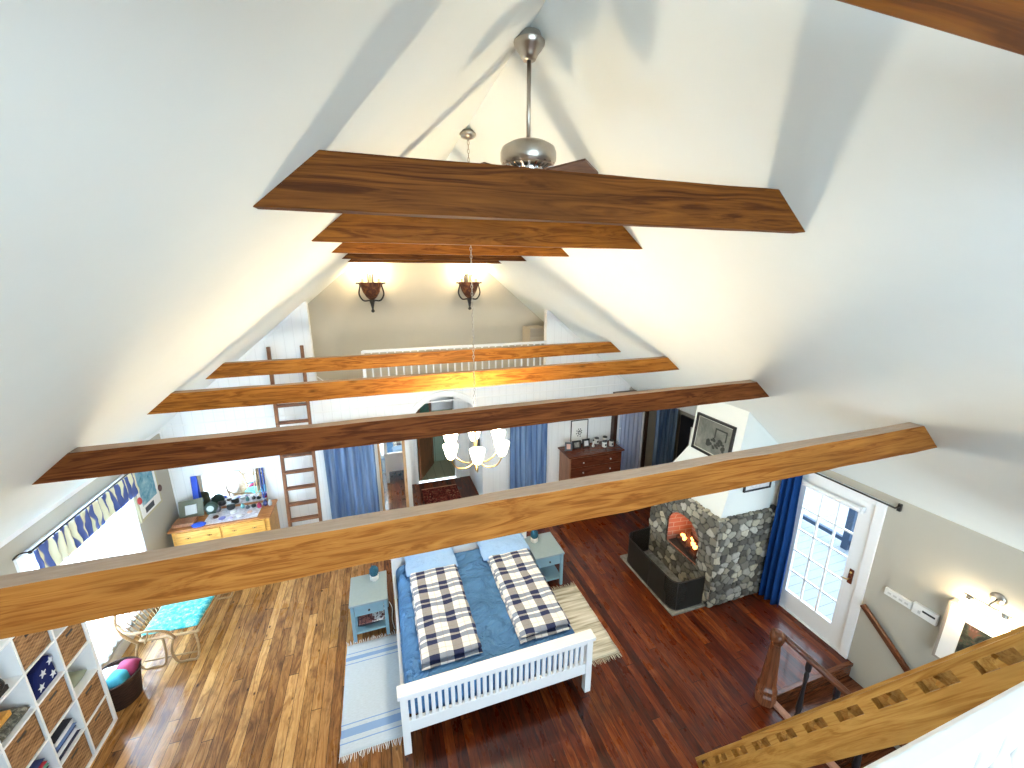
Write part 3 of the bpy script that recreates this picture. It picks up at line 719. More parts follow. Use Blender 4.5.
# ================================================================ FAR WALL FURNITURE
mr = thing('floor_mirror', (.06, 7.05, 0), 'tall narrow pine framed mirror leaning beside the arch', 'mirror')
m = MB()
def FM(x0, z0, x1, z1, d0, d1): # leaning slab, foot forward
    def P(x, z, d): return (x, 7.085 - .09 * (1 - z / 1.9) - d, z)
    m.hexa([P(x0, z0, d1), P(x1, z0, d1), P(x1, z0, d0), P(x0, z0, d0), P(x0, z1, d1), P(x1, z1, d1), P(x1, z1, d0), P(x0, z1, d0)])
FM(-.17, .02, -.13, 1.9, 0, .025); FM(.25, .02, .30, 1.9, 0, .025); FM(-.13, .02, .25, .07, 0, .025); FM(-.13, 1.85, .25, 1.9, 0, .025); m.build('frame', 'pineframe', mr)
m = MB(); FM(-.13, .07, .25, 1.85, .004, .01); m.build('glass', 'mirror', mr)
# open brown hall door with leaded glass
dr = thing('hall_door', (.63, YG + .13, 0), 'open brown wooden door with green leaded glass beyond the arch', 'door')
m = MB()
A_, B_ = Vector((.63, YG + .14, 0)), Vector((1.02, 9.22, 0)); dd = (B_ - A_)
def DP(u0, z0, u1, z1, mb, th=.04, off=0.0):
    n_ = Vector((dd.y, -dd.x, 0)).normalized()
    P = lambda u, z, s: A_ + dd * u + Vector((0, 0, z)) + n_ * (s + off)
    mb.hexa([P(u0, z0, 0), P(u1, z0, 0), P(u1, z0, th), P(u0, z0, th), P(u0, z1, 0), P(u1, z1, 0), P(u1, z1, th), P(u0, z1, th)])
DP(0, .01, .16, 2.0, m); DP(.84, .01, 1, 2.0, m); DP(.16, .01, .84, .22, m); DP(.16, .85, .84, 1.02, m); DP(.16, 1.88, .84, 2.0, m); m.build('leaf', 'reddoor', dr)
m = MB(); DP(.16, .22, .84, .85, m, .02, .01); m.build('panel', 'reddoor', dr)
m = MB(); DP(.16, 1.02, .84, 1.88, m, .01, .015); gl_ = m.build('glass_pane', col('green_glass', (.12, .35, .26), .2), dr)
m = MB()
for i in range(6): DP(.16 + .68 * (i + 1) / 7 - .008, 1.02, .16 + .68 * (i + 1) / 7 + .008, 1.88, m, .016, .012)
for i in range(7): DP(.16, 1.02 + .86 * (i + 1) / 8 - .006, .84, 1.02 + .86 * (i + 1) / 8 + .006, m, .016, .012)
m.build('lead_cames', 'black', gl_)
m = MB(); m.box(.62, 7.25, 0, 1.36, 7.98, .012); hr = tag(m.build('hall_rug', 'persian'), 'small dark red patterned rug on the hall floor beyond the arch', 'rug')
m = MB(); m.box(.62, 7.965, 0, 1.36, 7.99, .015); m.build('border', col('rugborder', (.5, .25, .15)), hr)
# framed pictures in the hall
for i, (ya, yb, za, zb) in enumerate([(7.42, 7.62, 1.22, 1.5), (7.25, 7.40, 1.0, 1.3)]):
    t = thing('picture_frame', (1.73, (ya + yb) / 2, za), ['small black framed picture on the right hall wall, farther one', 'small black framed picture on the right hall wall, nearer one'][i], 'picture', 'pictures in the hall')
    m = MB(); m.box(1.71, ya, za, 1.738, yb, zb); m.build('frame', 'blackp', t); m = MB(); m.box(1.705, ya + .025, za + .025, 1.711, yb - .025, zb - .025); m.build('print', 'photo_bw', t)

# cherry dresser
dz = 1.0
cd = thing('cherry_dresser', (3.92, 6.8, 0), 'dark cherry wood chest of drawers against the far wall', 'chest of drawers')
m = MB(); m.box(3.38, 6.56, .06, 4.55, 7.04, dz - .03); m.build('body', 'cherryside', cd, bevel=.004)
m = MB(); m.box(3.34, 6.52, dz - .03, 4.59, 7.06, dz); m.build('top', 'cherry', cd, bevel=.006)
for i in range(4):
    z0 = .10 + i * .215
    m = MB(); m.box(3.40, 6.535, z0, 4.53, 6.56, z0 + .20); d_ = m.build('drawer', 'cherry', cd, bevel=.004)
    for kx in (3.66, 4.27):
        m = MB(); m.lathe([(.006, 0), (.008, .01), (.016, .018), (.012, .028), (.001, .03)], (0, 0, 0), 10, 'y'); 
        for v in m.b.verts: v.co = Vector((v.co.x + kx, 6.535 - v.co.y, v.co.z + z0 + .1))
        m.build('knob', col('glass_knob', (.7, .6, .5), .2), d_, smooth=True)
for lx in (3.40, 4.48):
    for ly in (6.57, 6.98):
        m = MB(); m.box(lx, ly, 0, lx + .06, ly + .05, .06); m.build('foot', 'cherry', cd)
pt = thing('framed_print', (3.83, 7.05, dz), 'thin black framed white print with a small ornament, standing on the cherry dresser', 'picture')
m = MB(); x0, x1, z0, z1 = 3.63, 4.02, dz + .0, 1.54
for a in ((x0, z0, x0 + .012, z1), (x1 - .012, z0, x1, z1), (x0, z0, x1, z0 + .012), (x0, z1 - .012, x1, z1)): m.box(a[0], 7.05, a[1], a[2], 7.075, a[3])
m.build('frame', 'blackp', pt)
m = MB(); m.box(x0 + .01, 7.062, z0 + .01, x1 - .01, 7.07, z1 - .01); m.build('paper', 'paper', pt)
m = MB()
for k in range(16):
    a = k * .75; r = .012 + .0045 * k; m.ball((3.83 + r * math.cos(a), 7.061, 1.27 + r * 1.2 * math.sin(a)), .014, 1, .15, 1, 8)
m.build('motif', 'blackp', pt)
# small things on the dresser
def small_frame(x, y, z, w, h, rz, label, lean=.2, matp='photo_bw'):
    t = thing('photo_frame', (x, y, z), label, 'photo frame', 'photo frames on the cherry dresser')
    m = MB(); m.hexa([(x - w / 2, y, z), (x + w / 2, y, z), (x + w / 2, y + .015, z), (x - w / 2, y + .015, z), (x - w / 2, y + lean * h, z + h), (x + w / 2, y + lean * h, z + h), (x + w / 2, y + lean * h + .015, z + h), (x - w / 2, y + lean * h + .015, z + h)]); m.build('frame', 'blackp', t)
    m = MB(); e = .22 * w; f = .2 * h
    q = lambda dx, zz: (x + dx, y + lean * (zz - z) - .003, zz)
    m.hexa([q(-w / 2 + e, z + f), q(w / 2 - e, z + f), (x + w / 2 - e, y + lean * f + .002, z + f), (x - w / 2 + e, y + lean * f + .002, z + f), q(-w / 2 + e, z + h - f), q(w / 2 - e, z + h - f), (x + w / 2 - e, y + lean * (h - f) + .002, z + h - f), (x - w / 2 + e, y + lean * (h - f) + .002, z + h - f)]); m.build('photo', matp, t)
    t.rotation_euler = (0, 0, rz); return t
small_frame(3.47, 6.82, dz, .14, .17, -.3, 'small reddish photo frame at the left end of the cherry dresser', matp=col('skin_print', (.5, .3, .25)))
small_frame(3.68, 6.86, dz, .20, .16, 0, 'wide black photo frame second from left on the cherry dresser')
small_frame(3.90, 6.86, dz, .17, .17, .05, 'black photo frame with a round white mount on the cherry dresser', matp=col('round_mount', (.7, .7, .7)))
t = thing('figurine', (4.05, 6.85, dz), 'tiny white figurine between the round photo frame and the jars', 'figurine')
m = MB(); m.lathe([(.025, dz), (.03, dz + .02), (.018, dz + .06), (.024, dz + .09), (.001, dz + .13)], (4.05, 6.85, 0), 12); m.build('body', 'pot', t, smooth=True)
m = MB(); m.ball((4.05, 6.85, dz + .14), .018, seg=10); m.build('head', 'blackp', t, smooth=True)
def jar(x, y, z, label):
    t = thing('jar', (x, y, z), label, 'jar', 'white jars on the cherry dresser')
    m = MB(); m.lathe([(.045, z), (.05, z + .01), (.05, z + .10), (.045, z + .11)], (x, y, 0), 14); m.build('body', 'pot', t, smooth=True, sharp=50)
    m = MB(); m.lathe([(.047, z + .11), (.047, z + .13), (.001, z + .132)], (x, y, 0), 14); m.build('lid', 'blackp', t)
    m = MB(); m.box(x - .018, y - .053, z + .035, x + .018, y - .046, z + .075); m.build('mark', 'blackp', t)
    return t
jar(4.20, 6.98, dz, 'white jar with black lid, back left of the jars'); jar(4.40, 6.98, dz, 'white jar with black lid, back right of the jars')
jar(4.27, 6.78, dz, 'white jar with dark mark, front left of the jars'); jar(4.43, 6.78, dz, 'white jar with dark mark, front right of the jars')
# glazed inner door beside the dresser
m = MB(); m.box(4.60, 6.98, 0, 4.68, YF, 2.05); m.box(5.38, 6.98, 0, 5.46, YF, 2.05); m.box(4.60, 6.98, 2.0, 5.46, YF, 2.06); struct('trim_6', m, 'jamb')
gd = thing('door_2', (5.0, 7.04, 0), 'white glazed inner door with sheer lilac curtain, right of the cherry dresser', 'door')
gd['kind'] = 'structure'
m = MB(); m.box(4.68, 7.02, .02, 4.76, 7.06, 2.0); m.box(5.30, 7.02, .02, 5.38, 7.06, 2.0); m.box(4.76, 7.02, .02, 5.30, 7.06, .2); m.box(4.76, 7.02, 1.9, 5.30, 7.06, 2.0)
m.box(5.02, 7.025, .2, 5.04, 7.055, 1.9)
for z in (.55, .9, 1.25, 1.58): m.box(4.76, 7.025, z - .01, 5.30, 7.055, z + .01)
m.build('door_frame', 'white', gd)
m = MB(); m.box(4.76, 7.036, .2, 5.30, 7.044, 1.9); m.build('glass_pane', col('frosted_pane', (.55, .62, .75), .2), gd)
m = MB(); m.ball((4.72, 6.99, .98), .028, seg=12); m.build('knob', 'white', gd, smooth=True)
curtain('sheer_curtain', 'x', 4.78, 5.30, 6.985, .1, 1.95, 'sheerb', 'sheer lilac curtain hanging on the inner glazed door', 5, .015, seed=9)
af = thing('alcove_picture', (AX - .02, 6.4, .8), 'dark framed picture on the alcove wall beyond the far curtain', 'picture')
m = MB(); m.box(6.30, 5.95, .30, 6.345, 6.95, 1.42); m.build('frame', 'blackp', af); m = MB(); m.box(6.292, 6.12, .8, 6.30, 6.62, 1.25); m.build('print', 'paper', af)

# ================================================================ LEFT: PINE DRESSER, WALL MIRROR
px0, px1, py0, py1, pz = -3.17, -1.83, 6.50, 7.05, .78
pd = thing('pine_dresser', (-2.5, 6.75, 0), 'yellow pine chest of drawers in the far left corner, covered in jewellery', 'chest of drawers')
m = MB(); m.box(px0 + .03, py0 + .04, .05, px1 - .03, py1, pz - .035); m.build('body', 'pine', pd, bevel=.006)
m = MB(); m.box(px0, py0, pz - .035, px1, py1, pz); m.build('top', 'pinetop', pd, bevel=.01)
for r in range(3):
    for c in range(2):
        x0 = px0 + .08 + c * .60; z0 = .08 + r * .22
        m = MB(); m.box(x0, py0 + .02, z0, x0 + .57, py0 + .045, z0 + .20); d_ = m.build('drawer', 'pine', pd, bevel=.006)
        for hx in (x0 + .15, x0 + .42):
            m = MB(); m.box(hx - .03, py0 + .01, z0 + .095, hx + .03, py0 + .022, z0 + .11); m.ball((hx, py0 + .01, z0 + .1), .013, seg=8); m.build('pull', 'brass', d_)
for lx in (px0 + .04, px1 - .09):
    for ly in (py0 + .05, py1 - .06):
        m = MB(); m.box(lx, ly, 0, lx + .05, ly + .05, .05); m.build('foot', 'pine', pd)
wm = thing('dresser_mirror', (-2.5, 7.07, pz), 'frameless wide mirror leaning on the pine dresser against the wall', 'mirror')
m = MB(); m.hexa([(-2.985, 7.040, pz), (-1.975, 7.040, pz), (-1.975, 7.050, pz), (-2.985, 7.050, pz), (-2.985, 7.086, 1.36), (-1.975, 7.086, 1.36), (-1.975, 7.096, 1.36), (-2.985, 7.096, 1.36)]); m.build('backing', 'pineframe', wm)
m = MB(); m.hexa([(-2.99, 7.032, pz + .005), (-1.97, 7.032, pz + .005), (-1.97, 7.040, pz + .005), (-2.99, 7.040, pz + .005), (-2.99, 7.076, 1.365), (-1.97, 7.076, 1.365), (-1.97, 7.086, 1.365), (-2.99, 7.086, 1.365)]); m.build('glass', 'mirror', wm)
rb = thing('ribbon', (-2.93, 7.05, 1.35), 'royal blue lanyard with a round tag hung on the left mirror edge', 'lanyard')
m = MB(); m.hexa([(-2.975, 6.99, .95), (-2.90, 6.99, .95), (-2.90, 6.998, .95), (-2.975, 6.998, .95), (-2.975, 7.064, 1.37), (-2.90, 7.064, 1.37), (-2.90, 7.070, 1.37), (-2.975, 7.070, 1.37)]); m.build('band', col('royal', (.02, .08, .55)), rb); m = MB(); m.lathe([(.001, -.006), (.055, -.005), (.055, .003), (.001, .004)], (-2.935, 6.99, .93), 18, 'y'); m.build('tag', col('tag_blue', (.25, .45, .75)), rb)
for i, (x, cc, z0, lb) in enumerate([(-2.10, (.55, .38, .18), .95, 'tan necklace hung on the right mirror edge'), (-2.06, (.35, .25, .15), .9, 'brown necklace hung beside the tan one on the mirror'), (-2.01, (.05, .12, .45), .86, 'blue beaded necklace at the far right mirror edge')]):
    m = MB(); m.tube(smoothline([(x - .02, 7.062, 1.36), (x - .018, 7.01, z0 + .15), (x, 6.985, z0), (x + .018, 7.01, z0 + .15), (x + .02, 7.062, 1.36)]), .007, 6); tag(m.build('necklace', col('neck%d' % i, cc), smooth=True), lb, 'necklace', 'necklaces on the dresser mirror')
# framed photo, clock, etc. on the dresser
pf = thing('photo_frame', (-2.98, 6.86, pz), 'grey photo in a dark green and gold frame, left end of the pine dresser', 'photo frame')
m = MB(); a0 = (-3.12, 6.84); m.hexa([(-3.12, 6.80, pz), (-2.82, 6.86, pz), (-2.82, 6.875, pz), (-3.12, 6.815, pz), (-3.12, 6.87, pz + .27), (-2.82, 6.93, pz + .27), (-2.82, 6.945, pz + .27), (-3.12, 6.885, pz + .27)]); m.build('frame', col('olive_frame', (.10, .11, .07)), pf)
m = MB(); m.hexa([(-3.04, 6.822, pz + .06), (-2.90, 6.85, pz + .06), (-2.90, 6.86, pz + .06), (-3.04, 6.832, pz + .06), (-3.04, 6.857, pz + .20), (-2.90, 6.885, pz + .20), (-2.90, 6.895, pz + .20), (-3.04, 6.867, pz + .20)]); m.build('photo', col('pale_photo', (.55, .58, .58)), pf)
ck = thing('alarm_clock', (-2.72, 6.88, pz), 'small round dark green clock beside the photo frame on the pine dresser', 'clock')
m = MB(); m.lathe([(.001, -.03), (.08, -.03), (.09, -.01), (.09, .03), (.001, .035)], (-2.72, 6.88, pz + .1), 20, 'y'); m.box(-2.78, 6.86, pz, -2.66, 6.91, pz + .03); m.build('case', col('dkgreen', (.03, .06, .045)), ck, smooth=True, sharp=40)
m = MB(); m.lathe([(.001, -.037), (.05, -.035), (.05, -.03)], (-2.72, 6.88, pz + .1), 20, 'y'); m.build('dial', col('dial', (.5, .55, .52)), ck)
wb = thing('wooden_box', (-3.03, 6.66, pz), 'flat reddish wooden box on the left end of the pine dresser', 'box')
m = MB(); m.box(-3.13, 6.58, pz, -2.86, 6.76, pz + .04); m.build('body', 'cherryside', wb, bevel=.005); m = MB(); m.box(-3.135, 6.575, pz + .04, -2.855, 6.765, pz + .055); m.build('lid', 'cherryside', wb, bevel=.004)
mt = MB(); mt.box(-2.75, 6.55, pz, -2.02, 6.98, pz + .004); tag(mt.build('table_runner', splotch('lace_runner', [(.35, .30, .33), (.62, .60, .66), (.8, .8, .85)], 16)), 'pale lace runner spread on the pine dresser', 'runner')
items = [(-2.79, 6.56, .065, .035, 'purse', 'royal', 'dark blue oval purse at the front left of the pine dresser', 1),
         (-2.66, 6.92, .06, .07, 'trinket_dish', 'ti_grey', 'dark lidded trinket dish below the mirror, left one', 0), (-2.47, 6.93, .06, .08, 'trinket_dish', 'ti_black', 'dark lidded trinket dish below the mirror, middle one', 0),
         (-2.40, 6.78, .045, .06, 'cup', 'ti_white', 'small white cup in the middle of the pine dresser', 0), (-2.62, 6.72, .04, .03, 'brooch', 'ti_brown', 'small dark brown brooch near the front of the runner', 1),
         (-2.30, 6.90, .03, .08, 'perfume_bottle', 'ti_teal', 'small teal bottle below the mirror', 0), (-2.22, 6.86, .03, .06, 'perfume_bottle', 'ti_grey', 'small grey bottle below the mirror', 0),
         (-2.52, 6.66, .05, .02, 'coin_purse', 'ti_purple', 'small violet purse at the front of the runner', 1), (-2.14, 6.88, .035, .05, 'trinket_dish', 'ti_black', 'small dark dish at the right below the mirror', 0),
         (-2.28, 6.66, .05, .018, 'coin_purse', 'ti_white', 'small white purse at the front right of the runner', 1), (-2.16, 6.72, .04, .02, 'brooch', 'ti_peach', 'peach brooch at the right end of the runner', 1),
         (-2.05, 6.84, .035, .09, 'perfume_bottle', 'ti_red', 'dark red bottle at the right end of the pine dresser', 0), (-1.97, 6.88, .035, .10, 'perfume_bottle', 'ti_navy', 'navy bottle at the right end of the pine dresser', 0),
         (-1.90, 6.86, .03, .12, 'figurine', 'ti_ltgrey', 'pale grey figurine at the right corner of the pine dresser', 0), (-2.40, 6.62, .035, .02, 'brooch', 'ti_lilac', 'lilac brooch at the front of the runner', 1)]
cc = dict(ti_grey=(.10, .10, .12), ti_black=(.03, .035, .04), ti_white=(.75, .75, .75), ti_brown=(.10, .04, .03), ti_teal=(.15, .35, .38), ti_purple=(.22, .22, .55), ti_peach=(.65, .40, .32), ti_red=(.35, .02, .08), ti_navy=(.03, .04, .15), ti_ltgrey=(.45, .47, .5), ti_lilac=(.5, .45, .7))
for (x, y, r, h, nm, mk, lb, flat) in items:
    mm = M['royal'] if mk == 'royal' else col(mk, cc[mk], .35); z = pz + .004
    t = thing(nm, (x, y, z), lb, nm.replace('_', ' '), None)
    m = MB()
    if flat: m.lathe([(.001, 0), (r * .9, .001), (r, h * .5), (r * .7, h), (.001, h * 1.05)], (0, 0, 0), 14)
    else: m.lathe([(.001, 0), (r * .8, .001), (r, h * .3), (r * .9, h * .65), (r * .5, h * .75)] + ([(r * .4, h), (.001, h)] if 'bottle' in nm or 'fig' in nm else [(.001, h * .76)]), (0, 0, 0), 14)
    for v in m.b.verts: v.co = Vector((v.co.x * (1.5 if nm == 'purse' else 1) + x, v.co.y + y, v.co.z + z))
    m.build('body', mm, t, smooth=True, sharp=50)
    if not flat and 'dish' in nm:
        m = MB(); m.lathe([(.001, h * .75), (r * 1.02, h * .76), (r * .8, h * .95), (.001, h)], (x, y, z), 14); m.build('lid', mm, t, smooth=True)

# ================================================================ LEFT WINDOW
w = thing('window_1', (XL, 5.2, wz0), 'large bright left window with white frame behind sheer curtains', 'window'); w['kind'] = 'structure'
m = MB()
for a in ((wy0, wy0 + .07, wz0, wz1), (wy1 - .07, wy1, wz0, wz1), (wy0, wy1, wz0, wz0 + .07), (wy0, wy1, wz1 - .07, wz1), ((wy0 + wy1) / 2 - .05, (wy0 + wy1) / 2 + .05, wz0, wz1)): m.box(XL - .09, a[0], a[2], XL - .03, a[1], a[3])
for yy in (wy0 + .36, wy1 - .36): m.box(XL - .07, yy - .012, wz0, XL - .05, yy + .012, wz1)
for zz in (.70, 1.1, 1.5): m.box(XL - .07, wy0, zz - .012, XL - .05, wy1, zz + .012)
m.build('window_frame', 'white', w)
m = MB(); m.box(XL - .062, wy0 + .03, wz0 + .03, XL - .058, wy1 - .03, wz1 - .03); m.build('glass_pane', 'glass', w)
m = MB(); m.box(XL - .02, wy0 - .08, wz0 - .04, XL + .06, wy1 + .08, wz0); m.build('window_sill', 'white', w)
m = MB()
for a in ((wy0 - .09, wy0, wz0 - .04, wz1 + .08), (wy1, wy1 + .09, wz0 - .04, wz1 + .08), (wy0, wy1, wz1, wz1 + .08)): m.box(XL, a[0], a[2], XL + .02, a[1], a[3])
struct('trim_7', m, 'white')
rod = thing('curtain_rod', (XL + .12, 5.2, 2.0), 'black curtain rod above the left window', 'curtain rod')
m = MB(); m.tube([(XL + .13, 4.33, 2.012), (XL + .13, 6.05, 2.012)], .008); m.build('pole', 'black', rod, smooth=True)
for yy in (4.33, 6.05):
    m = MB(); m.tube(smoothline([(XL, yy, 1.96), (XL + .06, yy, 2.01), (XL + .13, yy, 2.012)]), .007, 6); m.ball((XL + .13, yy, 2.012), .016, seg=8); m.build('bracket', 'black', rod, smooth=True)
curtain('valance', 'y', 4.36, 6.02, XL + .13, 1.66, 2.00, 'valance', 'short blue and cream striped valance over the left window', 17, .022, 'valance', seed=5, ragged=.06)
curtain('sheer_curtain', 'y', 4.40, 5.98, XL + .07, .26, 1.96, 'sheer', 'long white sheer curtain over the bright left window', 16, .014, seed=6)
po = thing('poster', (XL, 6.45, 1.2), 'framed blue landscape poster on the left wall between window and corner', 'picture')
m = MB(); m.box(XL, 6.12, 1.19, XL + .03, 6.70, 1.98); m.build('frame', col('gold_frame', (.50, .46, .30)), po)
m = MB(); m.box(XL + .028, 6.16, 1.23, XL + .033, 6.66, 1.94); m.build('mat_board', 'paper', po)
m = MB(); m.box(XL + .03, 6.22, 1.38, XL + .036, 6.60, 1.90); m.build('print', splotch('blue_landscape', [(.03, .10, .16), (.10, .28, .38), (.25, .42, .50), (.55, .62, .62)], 5), po)
m = MB(); m.box(XL + .03, 6.26, 1.26, XL + .036, 6.48, 1.34); m.build('caption', splotch('caption_marks', [(.05, .05, .06), (.75, .75, .72)], 40, 'CONSTANT'), po)
for i, (yy, zz) in enumerate([(6.16, 1.5), (6.68, 1.42)]):
    f_ = MB(); f_.ball((XL + .045, yy, zz), .04, .5, 1, 1.3, 10); tag(f_.build('ornament', col(['red_orn', 'brown_orn'][i], [(.5, .05, .05), (.12, .06, .05)][i]), smooth=True), ['small red ornament hung on the poster frame, window side', 'small dark ornament on the poster frame, corner side'][i], 'ornament')

# ================================================================ CUBE BOOKCASE WITH BASKETS
KX0, KX1 = XL + .01, -2.86; PY, PZ = .333, .334; NC, NR = 5, 5; KY = 4.25
kb = thing('cube_bookcase', (-3.05, KY - NC * PY / 2, 0), 'white cube bookcase filled with baskets and folded clothes at lower left', 'bookcase')
def kcell(c, r): return KY - (c + 1) * PY, KY - c * PY, .03 + r * PZ, .03 + (r + 1) * PZ
for yk in (KY - NC * PY, KY): m = MB(); m.box(KX0, yk - .02, 0, KX1, yk + .02, .03 + NR * PZ); m.build('side_panel', 'white', kb, bevel=.003)
m = MB(); m.box(KX0, KY - NC * PY - .02, .03 + NR * PZ - .0, KX1, KY + .02, .03 + NR * PZ + .03); m.build('top', 'white', kb, bevel=.003)
m = MB(); m.box(KX0, KY - NC * PY, .0, KX1, KY, .035); m.build('base', 'white', kb)
for c in range(1, NC):
    m = MB(); y = KY - c * PY; m.box(KX0, y - .009, .03, KX1, y + .009, .03 + NR * PZ); m.build('divider', 'white', kb)
for r in range(1, NR):
    m = MB(); z = .03 + r * PZ; m.box(KX0, KY - NC * PY, z - .009, KX1 - .002, KY, z + .009); m.build('shelf', 'white', kb)
m = MB(); m.box(KX0, KY - NC * PY, .03, KX0 + .01, KY, .03 + NR * PZ); m.build('back_panel', 'white', kb)
rows_w = ['bottom', 'second', 'middle', 'fourth', 'top']; cols_w = ['nearest the window', 'second from the window', 'third from the window', 'fourth from the window', 'farthest from the window']
def basket(c, r, proto=[None]):
    y0, y1, z0, z1 = kcell(c, r); lb = 'woven basket in the %s row, column %s' % (rows_w[r], cols_w[c])
    if proto[0] is not None: return dup(proto[0], ((KX0 + KX1) / 2, (y0 + y1) / 2, z0 + .0095), None, lb)
    t = thing('basket', ((KX0 + KX1) / 2, (y0 + y1) / 2, z0 + .0095), lb, 'basket', 'woven baskets in the cube bookcase')
    a, b, c0, c1 = y0 + .02, y1 - .02, z0 + .0095, z1 - .02; xa_, xb_ = KX0 + .03, KX1 - .012; hz0, hz1 = c1 - .075, c1 - .05; ym = (a + b) / 2
    m = MB()
    m.box(xb_ - .015, a, c0, xb_, b, hz0); m.box(xb_ - .015, a, hz1, xb_, b, c1); m.box(xb_ - .015, a, hz0, xb_, ym - .045, hz1); m.box(xb_ - .015, ym + .045, hz0, xb_, b, hz1)
    m.box(xa_, a, c0, xa_ + .015, b, c1); m.box(xa_, a, c0, xb_, a + .012, c1); m.box(xa_, b - .012, c0, xb_, b, c1); m.box(xa_, a, c0, xb_, b, c0 + .01); m.build('body', 'wicker', t, bevel=.004)
    m = MB()
    for (p, q) in (((xb_, a, c1), (xb_, b, c1)), ((xb_, a, c1), (xa_, a, c1)), ((xb_, b, c1), (xa_, b, c1)), ((xa_, a, c1), (xa_, b, c1))): m.tube([p, q], .008, 6)
    m.build('rim', 'wicker', t)
    m = MB(); m.box(xb_ - .012, ym - .045, hz0, xb_ - .004, ym + .045, hz1); m.build('hole_shade', 'blackp', t)  # black block put in as the shade inside the handle opening
    proto[0] = t; return t
for c, r in [(0, 0), (0, 1), (0, 3), (1, 0), (1, 2), (1, 4), (2, 0), (2, 2), (3, 1), (3, 3), (4, 0), (4, 2), (4, 4)]: basket(c, r)
def folded(c, r, cols_, label, tilt=.0):
    y0, y1, z0, z1 = kcell(c, r); z = z0 + .0095
    for i, (nm, cl_) in enumerate(cols_):
        h = .03 + .008 * (i % 3); m = MB(); m.soft(KX0 + .06, y0 + .03 + .006 * i, z, KX1 - .02 - .006 * (i % 3), y1 - .03 - .004 * i, z + h, 6, .004, 9, 8, 8, seed=i + c)
        tag(m.build('folded_shirt', col('cloth_' + nm, cl_, .9), smooth=True), '%s garment, %s in the pile, %s row of bookcase, %s' % (nm, ['lowest', 'second up', 'third up', 'fourth up', 'fifth up', 'topmost'][i], rows_w[r], label), 'garment', 'folded clothes in the bookcase'); z += h - .004
folded(2, 1, [('pink', (.55, .10, .20)), ('rose', (.45, .12, .16)), ('black', (.02, .02, .03)), ('green', (.12, .35, .28)), ('red', (.40, .03, .05)), ('navy', (.03, .05, .16))], 'third column')
folded(1, 1, [('dark', (.03, .03, .06)), ('white', (.72, .74, .8)), ('navy', (.02, .03, .10)), ('denim', (.12, .20, .42)), ('white', (.72, .74, .8)), ('black', (.02, .02, .03))], 'second column')
folded(3, 2, [('denim', (.12, .20, .42)), ('navy', (.03, .05, .16)), ('black', (.02, .02, .03))], 'fourth column')
folded(3, 0, [('rose', (.45, .12, .16)), ('black', (.02, .02, .03))], 'fourth column')
y0, y1, z0, z1 = kcell(1, 3); fl = thing('folded_flag', (-2.95, (y0 + y1) / 2, z0 + .0095), 'dark blue triangular folded flag with white stars, upper bookcase', 'flag')
m = MB(); m.prism([(y0 + .03, z0 + .0095), (y1 - .03, z0 + .0095), (y1 - .05, z0 + .25), (y0 + .12, z0 + .22)], 'x', KX1 - .10, KX1 - .03); m.build('cloth', 'navy', fl, bevel=.015)
for (sy_, sz_) in ((y0 + .12, z0 + .07), (y0 + .17, z0 + .16), (y1 - .07, z0 + .20), (y1 - .08, z0 + .07)):
    P = [(sy_ + (.036 if k % 2 == 0 else .015) * math.sin(PI * k / 5), sz_ + (.036 if k % 2 == 0 else .015) * math.cos(PI * k / 5)) for k in range(10)]
    m = MB(); c_ = m.b.verts.new((KX1 - .024, sy_, sz_)); R1 = [m.b.verts.new((KX1 - .025, p[0], p[1])) for p in P]; R0 = [m.b.verts.new((KX1 - .034, p[0], p[1])) for p in P]
    for k in range(10): m.face([c_, R1[k], R1[(k + 1) % 10]]); m.face([R1[k], R0[k], R0[(k + 1) % 10], R1[(k + 1) % 10]])
    m.face(R0); m.build('star', 'towel', fl)
y0, y1, z0, z1 = kcell(0, 2)
m = MB(); m.soft(KX0 + .12, y0 + .06, z0 + .0095, KX1 - .05, y1 - .06, z0 + .10, 3, .015, 8, 12, 12, 3); tag(m.build('scarf', col('sage', (.30, .33, .24), .9), smooth=True), 'crumpled sage green scarf alone in the middle row by the window', 'scarf')
m = MB(); m.lathe([(.001, 0), (.03, 0), (.035, .05), (.02, .07), (.001, .075)], (KX1 - .1, y0 + .05, z0 + .0095), 12); tag(m.build('small_jar', col('dkjar', (.04, .05, .04)), smooth=True), 'small dark jar beside the sage scarf', 'jar')
y0, y1, z0, z1 = kcell(2, 3)
m = MB(); m.soft(KX0 + .05, y0 + .02, z0 + .0095, KX1 - .015, y1 - .03, z0 + .10, 5, .01, 20, 12, 12, 8); tag(m.build('printed_scarf', splotch('leaf_print', [(.02, .02, .02), (.10, .10, .08), (.35, .33, .27)], 30)), 'dark leaf patterned scarf folded in the fourth row', 'scarf')
m = MB(); m.box(KX0 + .08, y0 + .05, z0 + .10, KX1 - .06, y0 + .22, z0 + .15); tag(m.build('wooden_box', 'pine', bevel=.005), 'small orange wooden box on top of the leaf patterned scarf', 'box')
y0, y1, z0, z1 = kcell(2, 4)
m = MB(); m.tube(smoothline([(KX1 - .03, y0 + .02, z0 + .14), (KX1 - .03, y0 + .09, z0 + .20), (KX1 - .03, y0 + .16, z0 + .17), (KX1 - .03, y0 + .20, z0 + .08), (KX1 - .03, y0 + .17, z0 + .05)]), .012, 6)
m.box(KX1 - .10, y0 + .0, z0 + .0095, KX1 - .02, y0 + .22, z0 + .05); tag(m.build('cane_handle', 'blackp'), 'curved black handle sticking out of the top row of the bookcase', 'handle')

